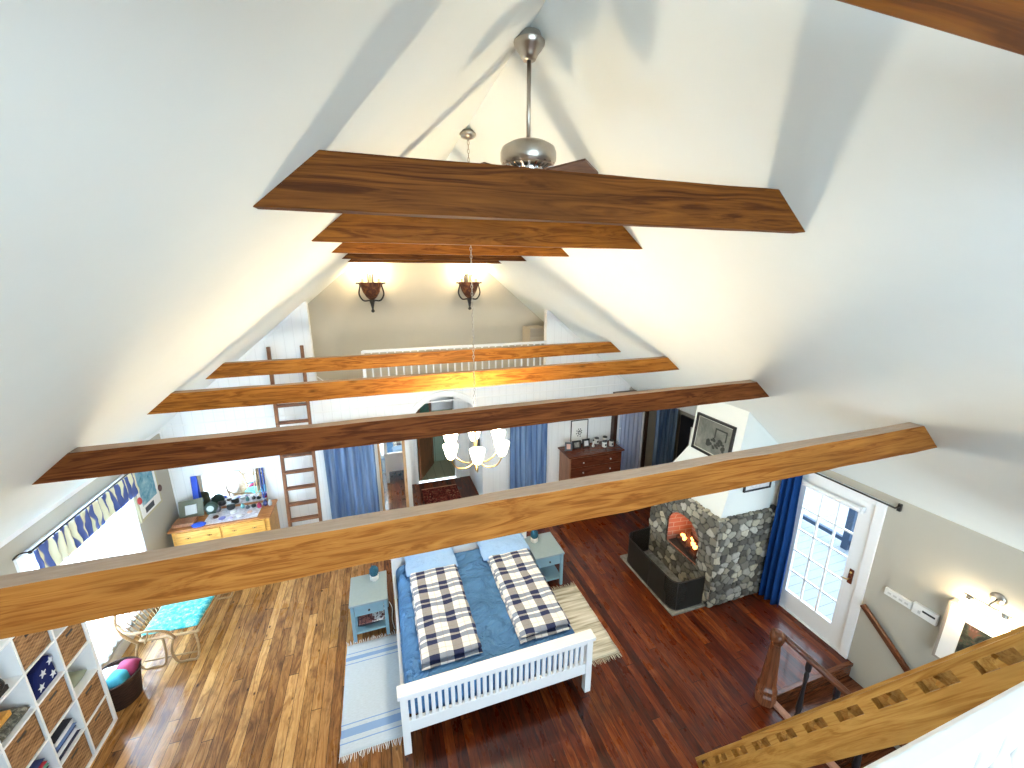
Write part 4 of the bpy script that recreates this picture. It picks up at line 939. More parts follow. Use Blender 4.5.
# laundry basket beside the bookcase
lbk = thing('laundry_basket', (-2.88, 4.55, 0), 'round dark wicker basket with clothes beside the bookcase', 'basket')
m = MB(); m.lathe([(.15, 0), (.17, .02), (.20, .30), (.215, .34), (.20, .345), (.18, .30), (.14, .04), (.001, .03)], (-2.93, 4.50, 0), 24); m.build('body', 'darkwicker', lbk, smooth=True, sharp=50)
for i, (dx, dy, z, mk, lb) in enumerate([(-.06, .03, .24, 'towel', 'white towel on top of the dark laundry basket'), (.05, -.05, .25, 'cloth_teal', 'teal garment in the laundry basket'), (.08, .06, .26, 'cloth_wine', 'wine red garment in the laundry basket')]):
    if mk not in M: col(mk, {'cloth_teal': (.03, .22, .28), 'cloth_wine': (.25, .02, .07)}[mk], .9)
    m = MB(); m.soft(-2.93 + dx - .09, 4.50 + dy - .09, z, -2.93 + dx + .09, 4.50 + dy + .09, z + .14, 3, .02, 10, 10, 10, i * 3); tag(m.build('garment', mk, smooth=True), lb, 'garment', 'clothes in the laundry basket')

# ================================================================ RATTAN CHAISE
rc = thing('rattan_chair', (-2.60, 5.32, 0), 'rattan settee with a turquoise patterned cushion in front of the left window', 'chair')
O = Vector((-2.60, 5.32, 0))
def W(x, y, z): return O + Vector((x * .58, y * 1.5, z))
def loop(m, pts, r=.014): m.tube(smoothline([W(*p) for p in pts]), r, 8)
# local: +x is the front, -x the back, y across
m = MB(); loop(m, [(-.42, -.30, .36), (.50, -.30, .36), (.56, -.27, .36), (.58, 0, .36), (.56, .27, .36), (.50, .30, .36), (-.42, .30, .36), (-.46, 0, .36), (-.42, -.30, .36)], .016)
for x in (-.25, 0, .25, .45): loop(m, [(x, -.3, .35), (x, .3, .35)], .009)
m.build('seat_frame', 'rattan', rc, smooth=True)
m = MB(); m.soft(O.x - .24, O.y - .42, .37, O.x + .32, O.y + .42, .45, 5, .008, 7, 18, 18, 4); m.build('cushion', 'turq', rc, smooth=True)
m = MB(); loop(m, [(-.42, -.32, .36), (-.55, -.38, .62), (-.66, -.30, .80), (-.72, 0, .88), (-.66, .30, .80), (-.55, .38, .62), (-.42, .32, .36)], .016)
for k in range(19):
    t_ = -1 + 2 * k / 18; m.tube(smoothline([W(-.44, .27 * t_, .37), W(-.53, .32 * t_, .58), W(-.70 + .10 * abs(t_) ** 2, .36 * t_, .87 - .16 * t_ * t_)]), .006, 6)
m.build('backrest', 'rattan', rc, smooth=True)
for sy_ in (-1, 1):
    m = MB(); loop(m, [(-.60, .36 * sy_, .70), (-.35, .42 * sy_, .64), (0, .42 * sy_, .62), (.18, .39 * sy_, .54), (.22, .34 * sy_, .38), (.12, .32 * sy_, .36)], .015); loop(m, [(-.3, .33 * sy_, .36), (-.15, .38 * sy_, .5), (-.05, .42 * sy_, .62)], .009); m.build('armrest', 'rattan', rc, smooth=True)
    for x0, x1 in ((-.45, -.05), (.15, .52)):
        m = MB(); loop(m, [(x0, .30 * sy_, .36), (x0 - .05, .33 * sy_, .18), (x0 + .02, .33 * sy_, .02), ((x0 + x1) / 2, .33 * sy_, .015), (x1 - .02, .33 * sy_, .02), (x1 + .05, .33 * sy_, .18), (x1, .30 * sy_, .36)], .013); m.build('leg', 'rattan', rc, smooth=True)
    m = MB(); loop(m, [(-.40, .32 * sy_, .10), (.50, .32 * sy_, .10)], .01); m.build('stretcher', 'rattan', rc, smooth=True)
rc.rotation_euler = (0, 0, math.radians(-4))

# ================================================================ BED
bed = thing('bed', (.92, 4.05, 0), 'white slatted double bed in the middle of the room', 'bed')
bx0, bx1, by0, by1 = -.08, 1.90, 3.0, 5.08
m = MB(); m.box(bx0 - .02, by0 - .03, .70, bx1 + .02, by0 + .09, .745); m.box(bx0 + .06, by0 + .01, .63, bx1 - .06, by0 + .05, .70); m.box(bx0 + .06, by0 + .01, .24, bx1 - .06, by0 + .05, .38); fb = m.build('footboard', 'white', bed, bevel=.006)
N_ = 29
for k in range(N_):
    x = bx0 + .08 + (bx1 - bx0 - .16) * (k + .5) / N_; m = MB(); m.box(x - .018, by0 + .015, .37, x + .018, by0 + .04, .64); m.build('slat', 'white', fb)
for x in (bx0, bx1 - .07):
    m = MB(); m.box(x, by0 - .01, 0, x + .07, by0 + .06, .70); m.build('leg', 'white', bed, bevel=.004)
    m = MB(); m.box(x, by1 - .06, 0, x + .07, by1 + .01, .98); m.build('leg', 'white', bed, bevel=.004)
m = MB()
m.box(bx0 - .02, by1 - .06, .66, bx1 + .02, by1 + .03, .70); m.box(bx0 + .06, by1 - .03, .26, bx1 - .06, by1 + .0, .66); m.build('headboard', 'white', bed, bevel=.006)
for x in (bx0 + .01, bx1 - .04):
    m = MB(); m.box(x, by0 + .05, .22, x + .03, by1 - .05, .40); m.build('side_rail', 'white', bed)
mtt = MB(); mtt.soft(bx0 + .05, by0 + .07, .24, bx1 - .05, by1 - .04, .62, 14, .008, 6, 40, 44, 2); o = mtt.build('mattress', 'sheet', bed, smooth=True)
def quilt(x0, x1, y0, y1, rz, label, seed):
    t = thing('folded_quilt', ((x0 + x1) / 2, (y0 + y1) / 2, .615), label, 'quilt', 'plaid quilts on the bed')
    m = MB(); m.soft(x0, y0, .608, x1, y1, .675, 9, .014, 7, 28, 50, seed); m.build('lower_layer', 'plaid', t, smooth=True)
    m = MB(); m.soft(x0 + .012, y0 + .02, .664, x1 - .008, y1 - .01, .728, 9, .018, 7, 28, 50, seed + 1); m.build('upper_layer', 'plaid', t, smooth=True)
    t.rotation_euler = (0, 0, rz)
quilt(.14, .76, 3.26, 4.62, math.radians(.5), 'blue and white plaid quilt folded lengthwise on the left half of the bed', 3)
quilt(1.17, 1.77, 3.24, 4.62, math.radians(0), 'blue and white plaid quilt folded lengthwise on the right half of the bed', 12)
for x0, x1, lb, sd in ((.10, .76, 'pale blue pillow at the head of the bed, left side', 3), (1.12, 1.80, 'pale blue pillow at the head of the bed, right side', 8)):
    t = thing('pillow', ((x0 + x1) / 2, 4.84, .62), lb, 'pillow', 'pale blue pillows'); m = MB(); m.soft(x0, 4.58, .615, x1, 5.02, .745, 3.2, .022, 6, 22, 18, sd); m.build('case', 'pillow', t, smooth=True)

# nightstands
def nightstand(x, y, label, proto=[None]):
    if proto[0] is not None: return dup(proto[0], (x, y, 0), None, label)
    t = thing('nightstand', (x, y, 0), label, 'nightstand', 'blue grey nightstands'); w, d = .43, .50; x0, x1, y0, y1 = x - w / 2, x + w / 2, y - d / 2, y + d / 2
    m = MB(); m.box(x0 - .01, y0 - .015, .53, x1 + .01, y1 + .01, .555); m.build('top', 'bluegrey', t, bevel=.004)
    for lx in (x0, x1 - .04):
        for ly in (y0, y1 - .04): m = MB(); m.box(lx, ly, 0, lx + .04, ly + .04, .53); m.build('leg', 'bluegreyd', t, bevel=.003)
    m = MB(); m.box(x0 + .04, y1 - .03, .36, x1 - .04, y1 - .015, .53); m.box(x0 + .01, y0 + .04, .36, x0 + .03, y1 - .04, .53); m.box(x1 - .03, y0 + .04, .36, x1 - .01, y1 - .04, .53); m.build('apron', 'bluegreyd', t)
    m = MB(); m.box(x0 + .045, y0 + .003, .375, x1 - .045, y0 + .025, .52); dw = m.build('drawer', 'bluegreyd', t, bevel=.003)
    m = MB(); m.ball((x, y0 - .012, .447), .014, seg=10); m.build('knob', 'blackp', dw, smooth=True)
    m = MB(); m.box(x0 + .01, y0 + .01, .11, x1 - .01, y1 - .01, .13); m.build('shelf', 'bluegreyd', t)
    proto[0] = t; return t
nightstand(-.375, 4.70, 'blue grey nightstand on the left of the bed with papers on its shelf')
nightstand(2.08, 4.79, 'blue grey nightstand on the right of the bed with an empty shelf')
def potted(x, y, z, label):
    t = thing('potted_cactus', (x, y, z), label, 'plant pot', 'blue pincushion pots on the nightstands')
    m = MB(); m.lathe([(.032, z), (.040, z + .01), (.042, z + .055), (.036, z + .06), (.001, z + .05)], (x, y, 0), 18); m.build('pot', 'pot', t, smooth=True, sharp=40)
    m = MB(); m.ball((x, y, z + .10), .045, 1, 1, 1.4)
    for k in range(26):
        a = k * 2.4; h = 1 - 2 * (k + .5) / 26; r = math.sqrt(1 - h * h); d = Vector((r * math.cos(a), r * math.sin(a), h)); c0 = Vector((x, y, z + .10)) + Vector((d.x * .042, d.y * .042, d.z * .058)); m.tube([c0, c0 + d * .02], [.003, .0006], 4)
    m.build('stem', 'cactus', t); t.scale = (1.3, 1.3, 1.25)
potted(-.30, 4.83, .555, 'blue spiky pincushion in a white pot on the left nightstand'); potted(1.98, 4.90, .555, 'blue spiky pincushion in a white pot on the right nightstand')
mg = [(-.43, 4.575, .13, .16, (.60, .58, .56), 'rolled patterned magazine on the left nightstand shelf'), (-.27, 4.575, .13, .17, (.72, .72, .72), 'white printed magazine on the left nightstand shelf')]
for i, (x, y, z, w, c_, lb) in enumerate(mg):
    m = MB()
    m.hexa([(x - w / 2, y - .10, .225), (x + w / 2, y - .10, .225), (x + w / 2, y + .12, .26), (x - w / 2, y + .12, .26), (x - w / 2, y - .10, .237), (x + w / 2, y - .10, .237), (x + w / 2, y + .12, .272), (x - w / 2, y + .12, .272)])
    tag(m.build('magazine', splotch('mag%d' % i, [(.12, .05, .05), (.75, .75, .75), (.8, .8, .82)] if i else [(.1, .04, .04), (.3, .12, .1), (.75, .7, .68)], 30, 'CONSTANT')), lb, 'magazine', 'magazines on the left nightstand')
m = MB(); m.soft(-.54, 4.50, .13, -.26, 4.88, .245, 4, .012, 8, 12, 12, 5); tag(m.build('bag', col('black_cloth', (.02, .02, .03), .9), smooth=True), 'black soft bag on the lower shelf of the left nightstand', 'bag')
m = MB(); m.tube(smoothline([(-.14, 4.62, .34), (-.11, 4.60, .25), (-.12, 4.55, .12), (-.10, 4.5, .01)]), .003, 5); tag(m.build('power_cord', 'white', smooth=True), 'thin white cord hanging between left nightstand and bed', 'cord')

# rugs
def rug_obj(x0, x1, y0, y1, mat, label, fr_mat, name='rug'):
    t = thing(name, ((x0 + x1) / 2, y0, 0), label, 'rug'); m = MB(); nx, ny = 20, 30; g = [[m.b.verts.new((x0 + (x1 - x0) * i / nx + .006 * noise.noise(Vector((j * .5, 0, x0))), y0 + (y1 - y0) * j / ny, .007 + .002 * noise.noise(Vector((i * .4, j * .3, 1))))) for i in range(nx + 1)] for j in range(ny + 1)]
    for j in range(ny):
        for i in range(nx): m.face([g[j][i], g[j][i + 1], g[j + 1][i + 1], g[j + 1][i]])
    o = m.build('weave', mat, t, smooth=True); md = o.modifiers.new('solid', 'SOLIDIFY'); md.thickness = .006; md.offset = -1
    for yy, sg in ((y0, -1), (y1, 1)):
        m = MB(); n = int((x1 - x0) / .016)
        for i in range(n):
            x = x0 + (x1 - x0) * (i + .5) / n; dx = random.uniform(-.02, .02); L = random.uniform(.045, .08)
            m.tube([(x, yy, .006), (x + dx * .4, yy + sg * L * .5, .007), (x + dx, yy + sg * L, .004)], [.0045, .004, .002], 4)
        fo = m.build('fringe', fr_mat, t); 
    return t
rug_obj(-.67, -.01, 3.17, 4.42, 'rugblue', 'pale blue and white woven rug with fringes on the left of the bed', 'towel')
rug_obj(1.55, 2.47, 3.30, 4.47, 'rugbeige', 'beige striped woven rug with fringes on the right of the bed', col('beige_yarn', (.55, .52, .40), .9))

# ================================================================ FIREPLACE
rng = np.random.RandomState(3)
def stone_face(mb, lay, P0, U, V, Nn, w, h, hole=None, cell=.0125, seed=0, taper=None):
    r = np.random.RandomState(seed); sx_, sy_ = .115, .092; pts = []
    for j in range(-1, int(h / sy_) + 2):
        for i in range(-1, int(w / sx_) + 2): pts.append(((i + .5 * (j % 2) + r.uniform(-.42, .42)) * sx_, (j + r.uniform(-.42, .42)) * sy_))
    pts = np.array(pts); tone = r.uniform(0, 1, len(pts)); hue = r.uniform(0, 1, len(pts)); tiltx = r.uniform(-.3, .3, len(pts)); tilty = r.uniform(-.3, .3, len(pts)); prot = r.uniform(.4, 1, len(pts))
    nu, nv = max(2, int(w / cell)), max(2, int(h / cell)); grid = {}
    for j in range(nv + 1):
        for i in range(nu + 1):
            u, v = w * i / nu, h * j / nv
            uw = u + .018 * noise.noise(Vector((u * 16, v * 16, seed))); vw = v + .018 * noise.noise(Vector((u * 16, v * 16, seed + 9)))
            d = np.hypot((pts[:, 0] - uw) * .85, (pts[:, 1] - vw)); o_ = np.argsort(d)[:2]; e = d[o_[1]] - d[o_[0]]; k = o_[0]
            s_ = min(1, max(0, (e - .002) / .013)); s_ = s_ * s_ * (3 - 2 * s_)
            edge = min(u, w - u, v, h - v); fade = 1 if edge > .001 else 0
            hh = (s_ * (.016 * prot[k] + .008) + s_ * (tiltx[k] * (uw - pts[k, 0]) + tilty[k] * (vw - pts[k, 1])) * .4) * fade
            g_ = .30 + .48 * tone[k] ** 1.2
            cst = (g_ * (1.0 + .04 * hue[k]), g_, g_ * (.97 - .10 * hue[k])); mort = (.085, .085, .078)
            c_ = tuple(mort[q] + (cst[q] - mort[q]) * s_ for q in range(3))
            vert = mb.b.verts.new(Vector(P0) + Vector(U) * u + Vector(V) * v + Vector(Nn) * hh); grid[i, j] = (vert, c_, u, v)
    for j in range(nv):
        for i in range(nu):
            uc, vc = w * (i + .5) / nu, h * (j + .5) / nv
            if hole and hole(uc, vc): continue
            ks = [(i, j), (i + 1, j), (i + 1, j + 1), (i, j + 1)]; f = mb.face([grid[k][0] for k in ks])
            if f:
                for lp_, k in zip(f.loops, ks): lp_[lay] = grid[k][1] + (1,)
FX, FY0, FY1, FZ = 4.0, 3.52, 4.85, 1.33
fp = thing('fireplace', (4.5, 4.2, 0), 'grey fieldstone fireplace with a white hood and a burning fire', 'fireplace')
m = MB(); lay = m.b.loops.layers.color.new('Col')
stone_face(m, lay, (FX, FY0, 0), (1, 0, 0), (0, 0, 1), (0, -1, 0), 1.0, FZ, None, seed=1)
def fh(u, v):
    y = FY0 + u; return 3.80 < y < 4.42 and .46 < v < .80 + .27 * math.sqrt(max(0, 1 - ((y - 4.11) / .32) ** 2))
stone_face(m, lay, (FX, FY0, 0), (0, 1, 0), (0, 0, 1), (-1, 0, 0), FY1 - FY0, FZ, fh, seed=2)
stone_face(m, lay, (FX, FY0, FZ), (1, 0, 0), (0, 1, 0), (0, 0, 1), .12, FY1 - FY0, None, seed=4)
stone_face(m, lay, (FX, FY0, FZ), (1, 0, 0), (0, 1, 0), (0, 0, 1), 1.0, .1, None, seed=5)
stone_face(m, lay, (FX, FY1, 0), (1, 0, 0), (0, 0, 1), (0, 1, 0), 1.0, FZ, None, seed=6)
# reveal of the opening
f0 = [(3.80, .46), (4.42, .46)] + [(4.11 + .31 * math.cos(t), .80 + .27 * math.sin(t)) for t in [PI * k / 10 for k in range(0, 11)]]
o = m.build('stone_surround', 'stone', fp, smooth=True, sharp=70)
m = MB()
n = len(f0); Av = [m.b.verts.new((FX + .0, p[0], p[1])) for p in f0]; Bv = [m.b.verts.new((FX + .42, 4.11 + (p[0] - 4.11) * .85, p[1])) for p in f0]
for i in range(n): m.face([Av[i], Av[(i + 1) % n], Bv[(i + 1) % n], Bv[i]])
m.face(Bv); m.build('firebox', 'brick', fp)
m = MB(); m.box(FX + .02, 3.82, .44, FX + .42, 4.40, .47); m.build('hearth_floor', 'soil', fp)
for i, (p, q, r) in enumerate([((4.06, 3.88, .52), (4.14, 4.34, .54), .04), ((4.2, 3.86, .53), (4.16, 4.3, .55), .045), ((4.02, 4.0, .60), (4.24, 4.22, .66), .035), ((4.22, 3.95, .62), (4.05, 4.28, .60), .032)]):
    m = MB(); m.tube([p, q], r, 9); tag(m.build('firewood_log', 'log'), ['charred log lying low at the front of the fire', 'charred log at the back of the fire', 'upper crossed log leaning to the back', 'upper crossed log leaning to the front'][i], 'log', 'burning logs in the fireplace')
fm = thing('fire', (4.12, 4.05, .6), 'small orange flames between the logs in the fireplace', 'fire')
for k in range(5):
    x, y = 4.1 + .03 * k % .09, 3.96 + .07 * k; h = [.03, .05, .07, .04, .03][k]
    m = MB(); m.lathe([(.001, .58), (.03, .61), (.035, .64), (.018, .60 + h * .8), (.001, .62 + h)], (x, y, 0), 9); m.build('flame', 'flame', fm, smooth=True)
point('fire_light', (4.1, 4.1, .74), 2, (1, .40, .12), .06)
# hood
m = MB()
R0 = [(4.06, 3.57), (5.0, 3.57), (5.0, 4.82), (4.06, 4.82)]; R1 = [(4.19, 3.565), (5.0, 3.565), (5.0, 4.40), (4.19, 4.40)]; 
ring = []
for pts_, z in ((R0, FZ - .02), (R1, 2.02)): ring.append([m.b.verts.new((p[0], p[1], z)) for p in pts_])
tx = 4.26; ring.append([m.b.verts.new((tx, 3.56, zroof(tx) + .02)), m.b.verts.new((5.0, 3.56, zroof(5.0) + .02)), m.b.verts.new((5.0, 4.38, zroof(5.0) + .02)), m.b.verts.new((tx, 4.38, zroof(tx) + .02))])
m.face(ring[0][::-1]); m.face(ring[2])
for a, b in zip(ring, ring[1:]):
    for k in range(4): m.face([a[k], a[(k + 1) % 4], b[(k + 1) % 4], b[k]])
m.build('chimney_hood', 'ceil', fp)
m = MB(); m.box(3.44, 3.54, 0, 3.985, 4.80, .03); tag(m.build('hearth_slab', 'slab', bevel=.006), 'low stone slab on the floor under the spark guard', 'hearth')
# spark guard
sg = thing('spark_guard', (3.47, 4.15, .03), 'black mesh spark guard standing round the hearth', 'fire guard')
path = smoothline([(3.95, 3.60), (3.62, 3.60), (3.52, 3.62), (3.47, 3.72), (3.46, 4.1), (3.46, 4.5), (3.50, 4.66), (3.60, 4.72), (3.95, 4.74)] and [Vector((p[0], p[1], 0)) for p in [(3.95, 3.58), (3.60, 3.58), (3.50, 3.61), (3.46, 3.72), (3.455, 4.1), (3.46, 4.55), (3.50, 4.68), (3.60, 4.74), (3.95, 4.76)]], 5)
m = MB(); lo = [[m.b.verts.new((p.x + o_, p.y, z)) for p in path] for o_ in (0, .006) for z in (.035, .47)]
for a, b in ((0, 1), (3, 2)):
    for i in range(len(path) - 1): m.face([lo[a][i], lo[a][i + 1], lo[b][i + 1], lo[b][i]])
for i in range(len(path) - 1): m.face([lo[1][i], lo[1][i + 1], lo[3][i + 1], lo[3][i]]); m.face([lo[0][i], lo[2][i], lo[2][i + 1], lo[0][i + 1]])
m.build('mesh_panel', 'guard', sg)
m = MB(); m.tube([(p.x, p.y, .475) for p in path], .009, 6); m.tube([(p.x, p.y, .04) for p in path], .008, 6); 
for i in (0, 8, 20, 34, len(path) - 1):
    p = path[min(i, len(path) - 1)]; m.tube([(p.x, p.y, .035), (p.x, p.y, .475)], .006, 6)
m.build('frame', 'black', sg, smooth=True)
# pictures on the chimney
cp = thing('picture_frame', (4.2, 4.02, 2.0), 'large black framed black and white photograph on the side of the chimney', 'picture')
def CPq(y, z, d): return (4.19 + .07 * (z - 2.02) / .76 - d, y, z)
def cbox(mb, y0, y1, z0, z1, d0, d1): mb.hexa([CPq(y0, z0, d1), CPq(y0, z0, d0), CPq(y1, z0, d0), CPq(y1, z0, d1), CPq(y0, z1, d1), CPq(y0, z1, d0), CPq(y1, z1, d0), CPq(y1, z1, d1)])
ca0, ca1, cz0, cz1 = 3.68, 4.33, 2.03, 2.55
m = MB(); cbox(m, ca0, ca0 + .03, cz0, cz1, -.0, .03); cbox(m, ca1 - .03, ca1, cz0, cz1, 0, .03); cbox(m, ca0, ca1, cz0, cz0 + .03, 0, .03); cbox(m, ca0, ca1, cz1 - .03, cz1, 0, .03); m.build('frame', 'blackp', cp)
m = MB(); cbox(m, ca0 + .025, ca1 - .025, cz0 + .025, cz1 - .025, 0, .012); m.build('mat_board', col('greenish_mat', (.55, .57, .50)), cp)
m = MB(); cbox(m, ca0 + .045, ca1 - .045, cz0 + .045, cz1 - .045, 0, .016); pr = m.build('print', splotch('dune_photo', [(.10, .11, .10), (.17, .18, .16), (.26, .27, .24)], 4), cp)
m = MB(); rr = random.Random(5)
for k in range(26): yy = rr.uniform(ca0 + .12, ca0 + .40); zz = 2.16 + rr.uniform(0, .17) * (1 - abs(yy - ca0 - .25) / .25); p = CPq(yy, zz, .017); m.ball(p, rr.uniform(.02, .035), .15, 1, .8, 7)
m.build('dark_shape', col('photo_black', (.03, .035, .03)), pr)
m = MB(); cbox(m, ca0 + .1, ca0 + .12, 2.3, 2.44, 0, .018); cbox(m, ca0 + .28, ca0 + .30, 2.3, 2.44, 0, .018); cbox(m, ca0 + .1, ca0 + .30, 2.42, 2.44, 0, .018); m.build('line_shape', M['photo_black'], pr)
cq = thing('picture_frame', (4.59, 3.55, 1.68), 'small black framed picture on the chimney face above the stone', 'picture')
m = MB()
for a in ((4.36, 1.68, 4.38, 2.06), (4.80, 1.68, 4.82, 2.06), (4.36, 1.68, 4.82, 1.70), (4.36, 2.04, 4.82, 2.06)): m.box(a[0], 3.538, a[1], a[2], 3.562, a[3])
m.build('frame', 'blackp', cq); m = MB(); m.box(4.375, 3.55, 1.695, 4.805, 3.56, 2.045); m.build('print', splotch('pale_print', [(.45, .46, .48), (.7, .7, .72), (.8, .8, .8)], 12), cq)
m = MB(); m.box(4.90, 3.50, 1.335, 4.96, 3.56, 1.39); tag(m.build('speaker_box', 'blackp', bevel=.004), 'tiny black box on the stone ledge beside the blue curtain', 'box')

# ================================================================ RIGHT WALL: GLAZED DOOR, CURTAIN, SWITCHES, MIRROR, LAMP
d1 = thing('door_1', (XR, 2.9, 0), 'white fifteen pane glazed door to the deck in the right wall', 'door'); d1['kind'] = 'structure'
gy0, gy1, gz0, gz1 = 2.62, 3.22, .27, 1.84
m = MB()
for a in ((dy0 + .01, gy0, .01, dz1 - .01), (gy1, dy1 - .01, .01, dz1 - .01), (gy0, gy1, .01, gz0), (gy0, gy1, gz1, dz1 - .01)): m.box(XR + .01, a[0], a[2], XR + .055, a[1], a[3])
for k in (1, 2): y = gy0 + (gy1 - gy0) * k / 3; m.box(XR + .018, y - .010, gz0, XR + .045, y + .010, gz1)
for k in range(1, 5): z = gz0 + (gz1 - gz0) * k / 5; m.box(XR + .018, gy0, z - .010, XR + .045, gy1, z + .010)
m.build('door_leaf', 'white', d1, bevel=.002)
m = MB(); m.box(XR + .03, gy0, gz0, XR + .034, gy1, gz1); m.build('glass_pane', 'glass', d1)
m = MB(); m.box(XR - .005, 2.515, .93, XR + .012, 2.565, 1.12); pl = m.build('handle_plate', 'cherry', d1, bevel=.01)
m = MB(); m.tube([(XR - .0, 2.54, 1.0), (XR - .05, 2.54, 1.0), (XR - .055, 2.60, .99)], .008, 8); m.ball((XR - .01, 2.54, 1.08), .014, seg=8); m.build('lever', 'brass', pl, smooth=True)
for z in (.35, 1.0, 1.7):
    m = MB(); m.tube([(XR - .002, dy1 - .008, z - .04), (XR - .002, dy1 - .008, z + .04)], .008, 6); m.build('hinge', 'black', d1)
m = MB()
for a in ((dy0 - .09, dy0, 0, dz1 + .08), (dy1, dy1 + .08, 0, dz1 + .08), (dy0, dy1, dz1, dz1 + .08)): m.box(XR - .025, a[0], a[2], XR, a[1], a[3])
m.box(XR - .02, dy0, -.0, XR + .12, dy1, .012); struct('trim_9', m, 'white', bevel=.004)
rbl = thing('roller_blind', (XR - .02, 2.95, 1.88), 'white rolled up blind at the top of the glazed door', 'blind')
m = MB(); m.tube([(XR - .035, 2.57, 1.88), (XR - .035, 3.30, 1.88)], .032, 12); m.build('roll', 'white', rbl, smooth=True, sharp=50)
m = MB(); m.box(XR - .04, 2.555, 1.85, XR, 2.57, 1.92); m.box(XR - .04, 3.30, 1.85, XR, 3.315, 1.92); m.build('bracket', 'white', rbl)
rd = thing('curtain_rod', (XR - .09, 2.9, 2.12), 'black curtain rod above the glazed door', 'curtain rod')
m = MB(); m.tube([(XR - .09, 2.30, 2.10), (XR - .09, 3.50, 2.10)], .010); m.build('pole', 'black', rd, smooth=True)
for y in (2.30, 3.45):
    m = MB(); m.tube([(XR - .09, y, 2.10), (XR - .09, y - .03, 2.10), (XR - .02, y - .03, 2.10)], .010, 6); m.box(XR - .025, y - .045, 2.05, XR, y - .015, 2.13); m.build('bracket', 'black', rd)
curtain('blue_curtain', 'y', 3.22, 3.46, XR - .10, .02, 2.09, 'curtdark', 'deep royal blue curtain between the fireplace and the glazed door', 3, .045, seed=11, flare=.15)
sw = thing('thermostat_panel', (XR, 2.1, 1.1), 'long white control strip on the right wall, left unit', 'control panel')
m = MB(); m.box(XR - .03, 1.965, 1.09, XR, 2.20, 1.17); m.build('housing', 'plastic', sw, bevel=.004)
m = MB()
for k in range(4): m.box(XR - .034, 1.99 + k * .05, 1.12, XR - .029, 2.02 + k * .05, 1.14)
m.build('button', col('pale_grey', (.55, .56, .56)), sw)
sw = thing('switch_panel', (XR, 1.86, 1.1), 'white control unit with a black display slot beside the wall mirror', 'control panel')
m = MB(); m.box(XR - .035, 1.76, 1.08, XR, 1.955, 1.20); m.build('housing', 'plastic', sw, bevel=.004)
m = MB(); m.box(XR - .038, 1.775, 1.145, XR - .033, 1.875, 1.165); m.build('display', 'blackp', sw)
m = MB(); m.box(XR - .041, 1.885, 1.11, XR - .033, 1.905, 1.14); m.build('button', M['pale_grey'], sw)
fr = thing('framed_picture', (XR, 1.35, .85), 'deep white shadow box frame with dark floral picture on the right stair wall', 'picture')
fy0, fy1, fz0, fz1 = 1.02, 1.70, .82, 1.46
m = MB()
for a in ((fy0, fy0 + .02, fz0, fz1), (fy1 - .02, fy1, fz0, fz1), (fy0 + .02, fy1 - .02, fz0, fz0 + .02), (fy0 + .02, fy1 - .02, fz1 - .02, fz1)): m.box(XR - .10, a[0], a[2], XR, a[1], a[3])
m.build('side', col('grey_wood', (.30, .26, .23)), fr)
m = MB()
for a in ((fy0 + .02, fy0 + .13, fz0 + .02, fz1 - .02), (fy1 - .13, fy1 - .02, fz0 + .02, fz1 - .02), (fy0 + .13, fy1 - .13, fz0 + .02, fz0 + .11), (fy0 + .13, fy1 - .13, fz1 - .12, fz1 - .02)): m.box(XR - .095, a[0], a[2], XR - .08, a[1], a[3])
m.build('mat_board', 'paper', fr)
m = MB(); m.box(XR - .085, fy0 + .12, fz0 + .10, XR - .075, fy1 - .12, fz1 - .11); m.build('print', splotch('dark_floral', [(.008, .008, .012), (.012, .014, .012), (.02, .025, .02), (.06, .07, .05), (.13, .05, .035), (.25, .2, .17)], 9), fr)
la = thing('wall_lamp', (XR, 1.5, 1.62), 'lit two shade bar lamp on the right wall above the shadow box frame', 'wall lamp')
m = MB(); m.lathe([(.001, -.02), (.04, -.018), (.055, -.004), (.055, 0)], (XR, 1.46, 1.66), 20, 'x'); m.build('backplate', 'nickel', la, smooth=True)
m = MB(); m.tube([(XR - .01, 1.46, 1.66), (XR - .12, 1.46, 1.63)], .008); m.tube([(XR - .12, 1.32, 1.62), (XR - .12, 1.62, 1.62)], .006); m.build('bar', 'nickel', la, smooth=True)
for y in (1.36, 1.58):
    m = MB(); m.lathe([(.014, 1.62), (.024, 1.61), (.026, 1.585), (.02, 1.58)], (XR - .12, y, 0), 14); hd = m.build('lamp_holder', 'nickel', la, smooth=True)
    m = MB(); m.lathe([(.022, 1.585), (.038, 1.57), (.048, 1.53), (.052, 1.485), (.046, 1.486), (.03, 1.56), (.015, 1.58)], (XR - .12, y, 0), 18); m.build('glass_shade', 'bulb', hd, smooth=True)
    m = MB(); m.ball((XR - .12, y, 1.53), .022, seg=10); m.build('bulb', 'candle', hd, smooth=True)
    point('lamp_light', (XR - .13, y, 1.46), 5, WARM, .04)
# wall handrail
hl = thing('wall_handrail', (4.93, 2.3, .8), 'brown wooden handrail fixed to the right wall going down the stairs', 'handrail')
m = MB(); m.bar((4.93, 2.33, .84), (4.93, 1.0, -.20), .045, .06); m.build('rail', 'railwood', hl, bevel=.012)
for t_ in (.15, .8):
    y, z = 2.33 - 1.33 * t_, .84 - 1.04 * t_; m = MB(); m.tube([(XR, y, z - .07), (4.95, y, z - .07), (4.93, y, z - .03)], .008, 6); m.build('bracket', 'brass', hl)

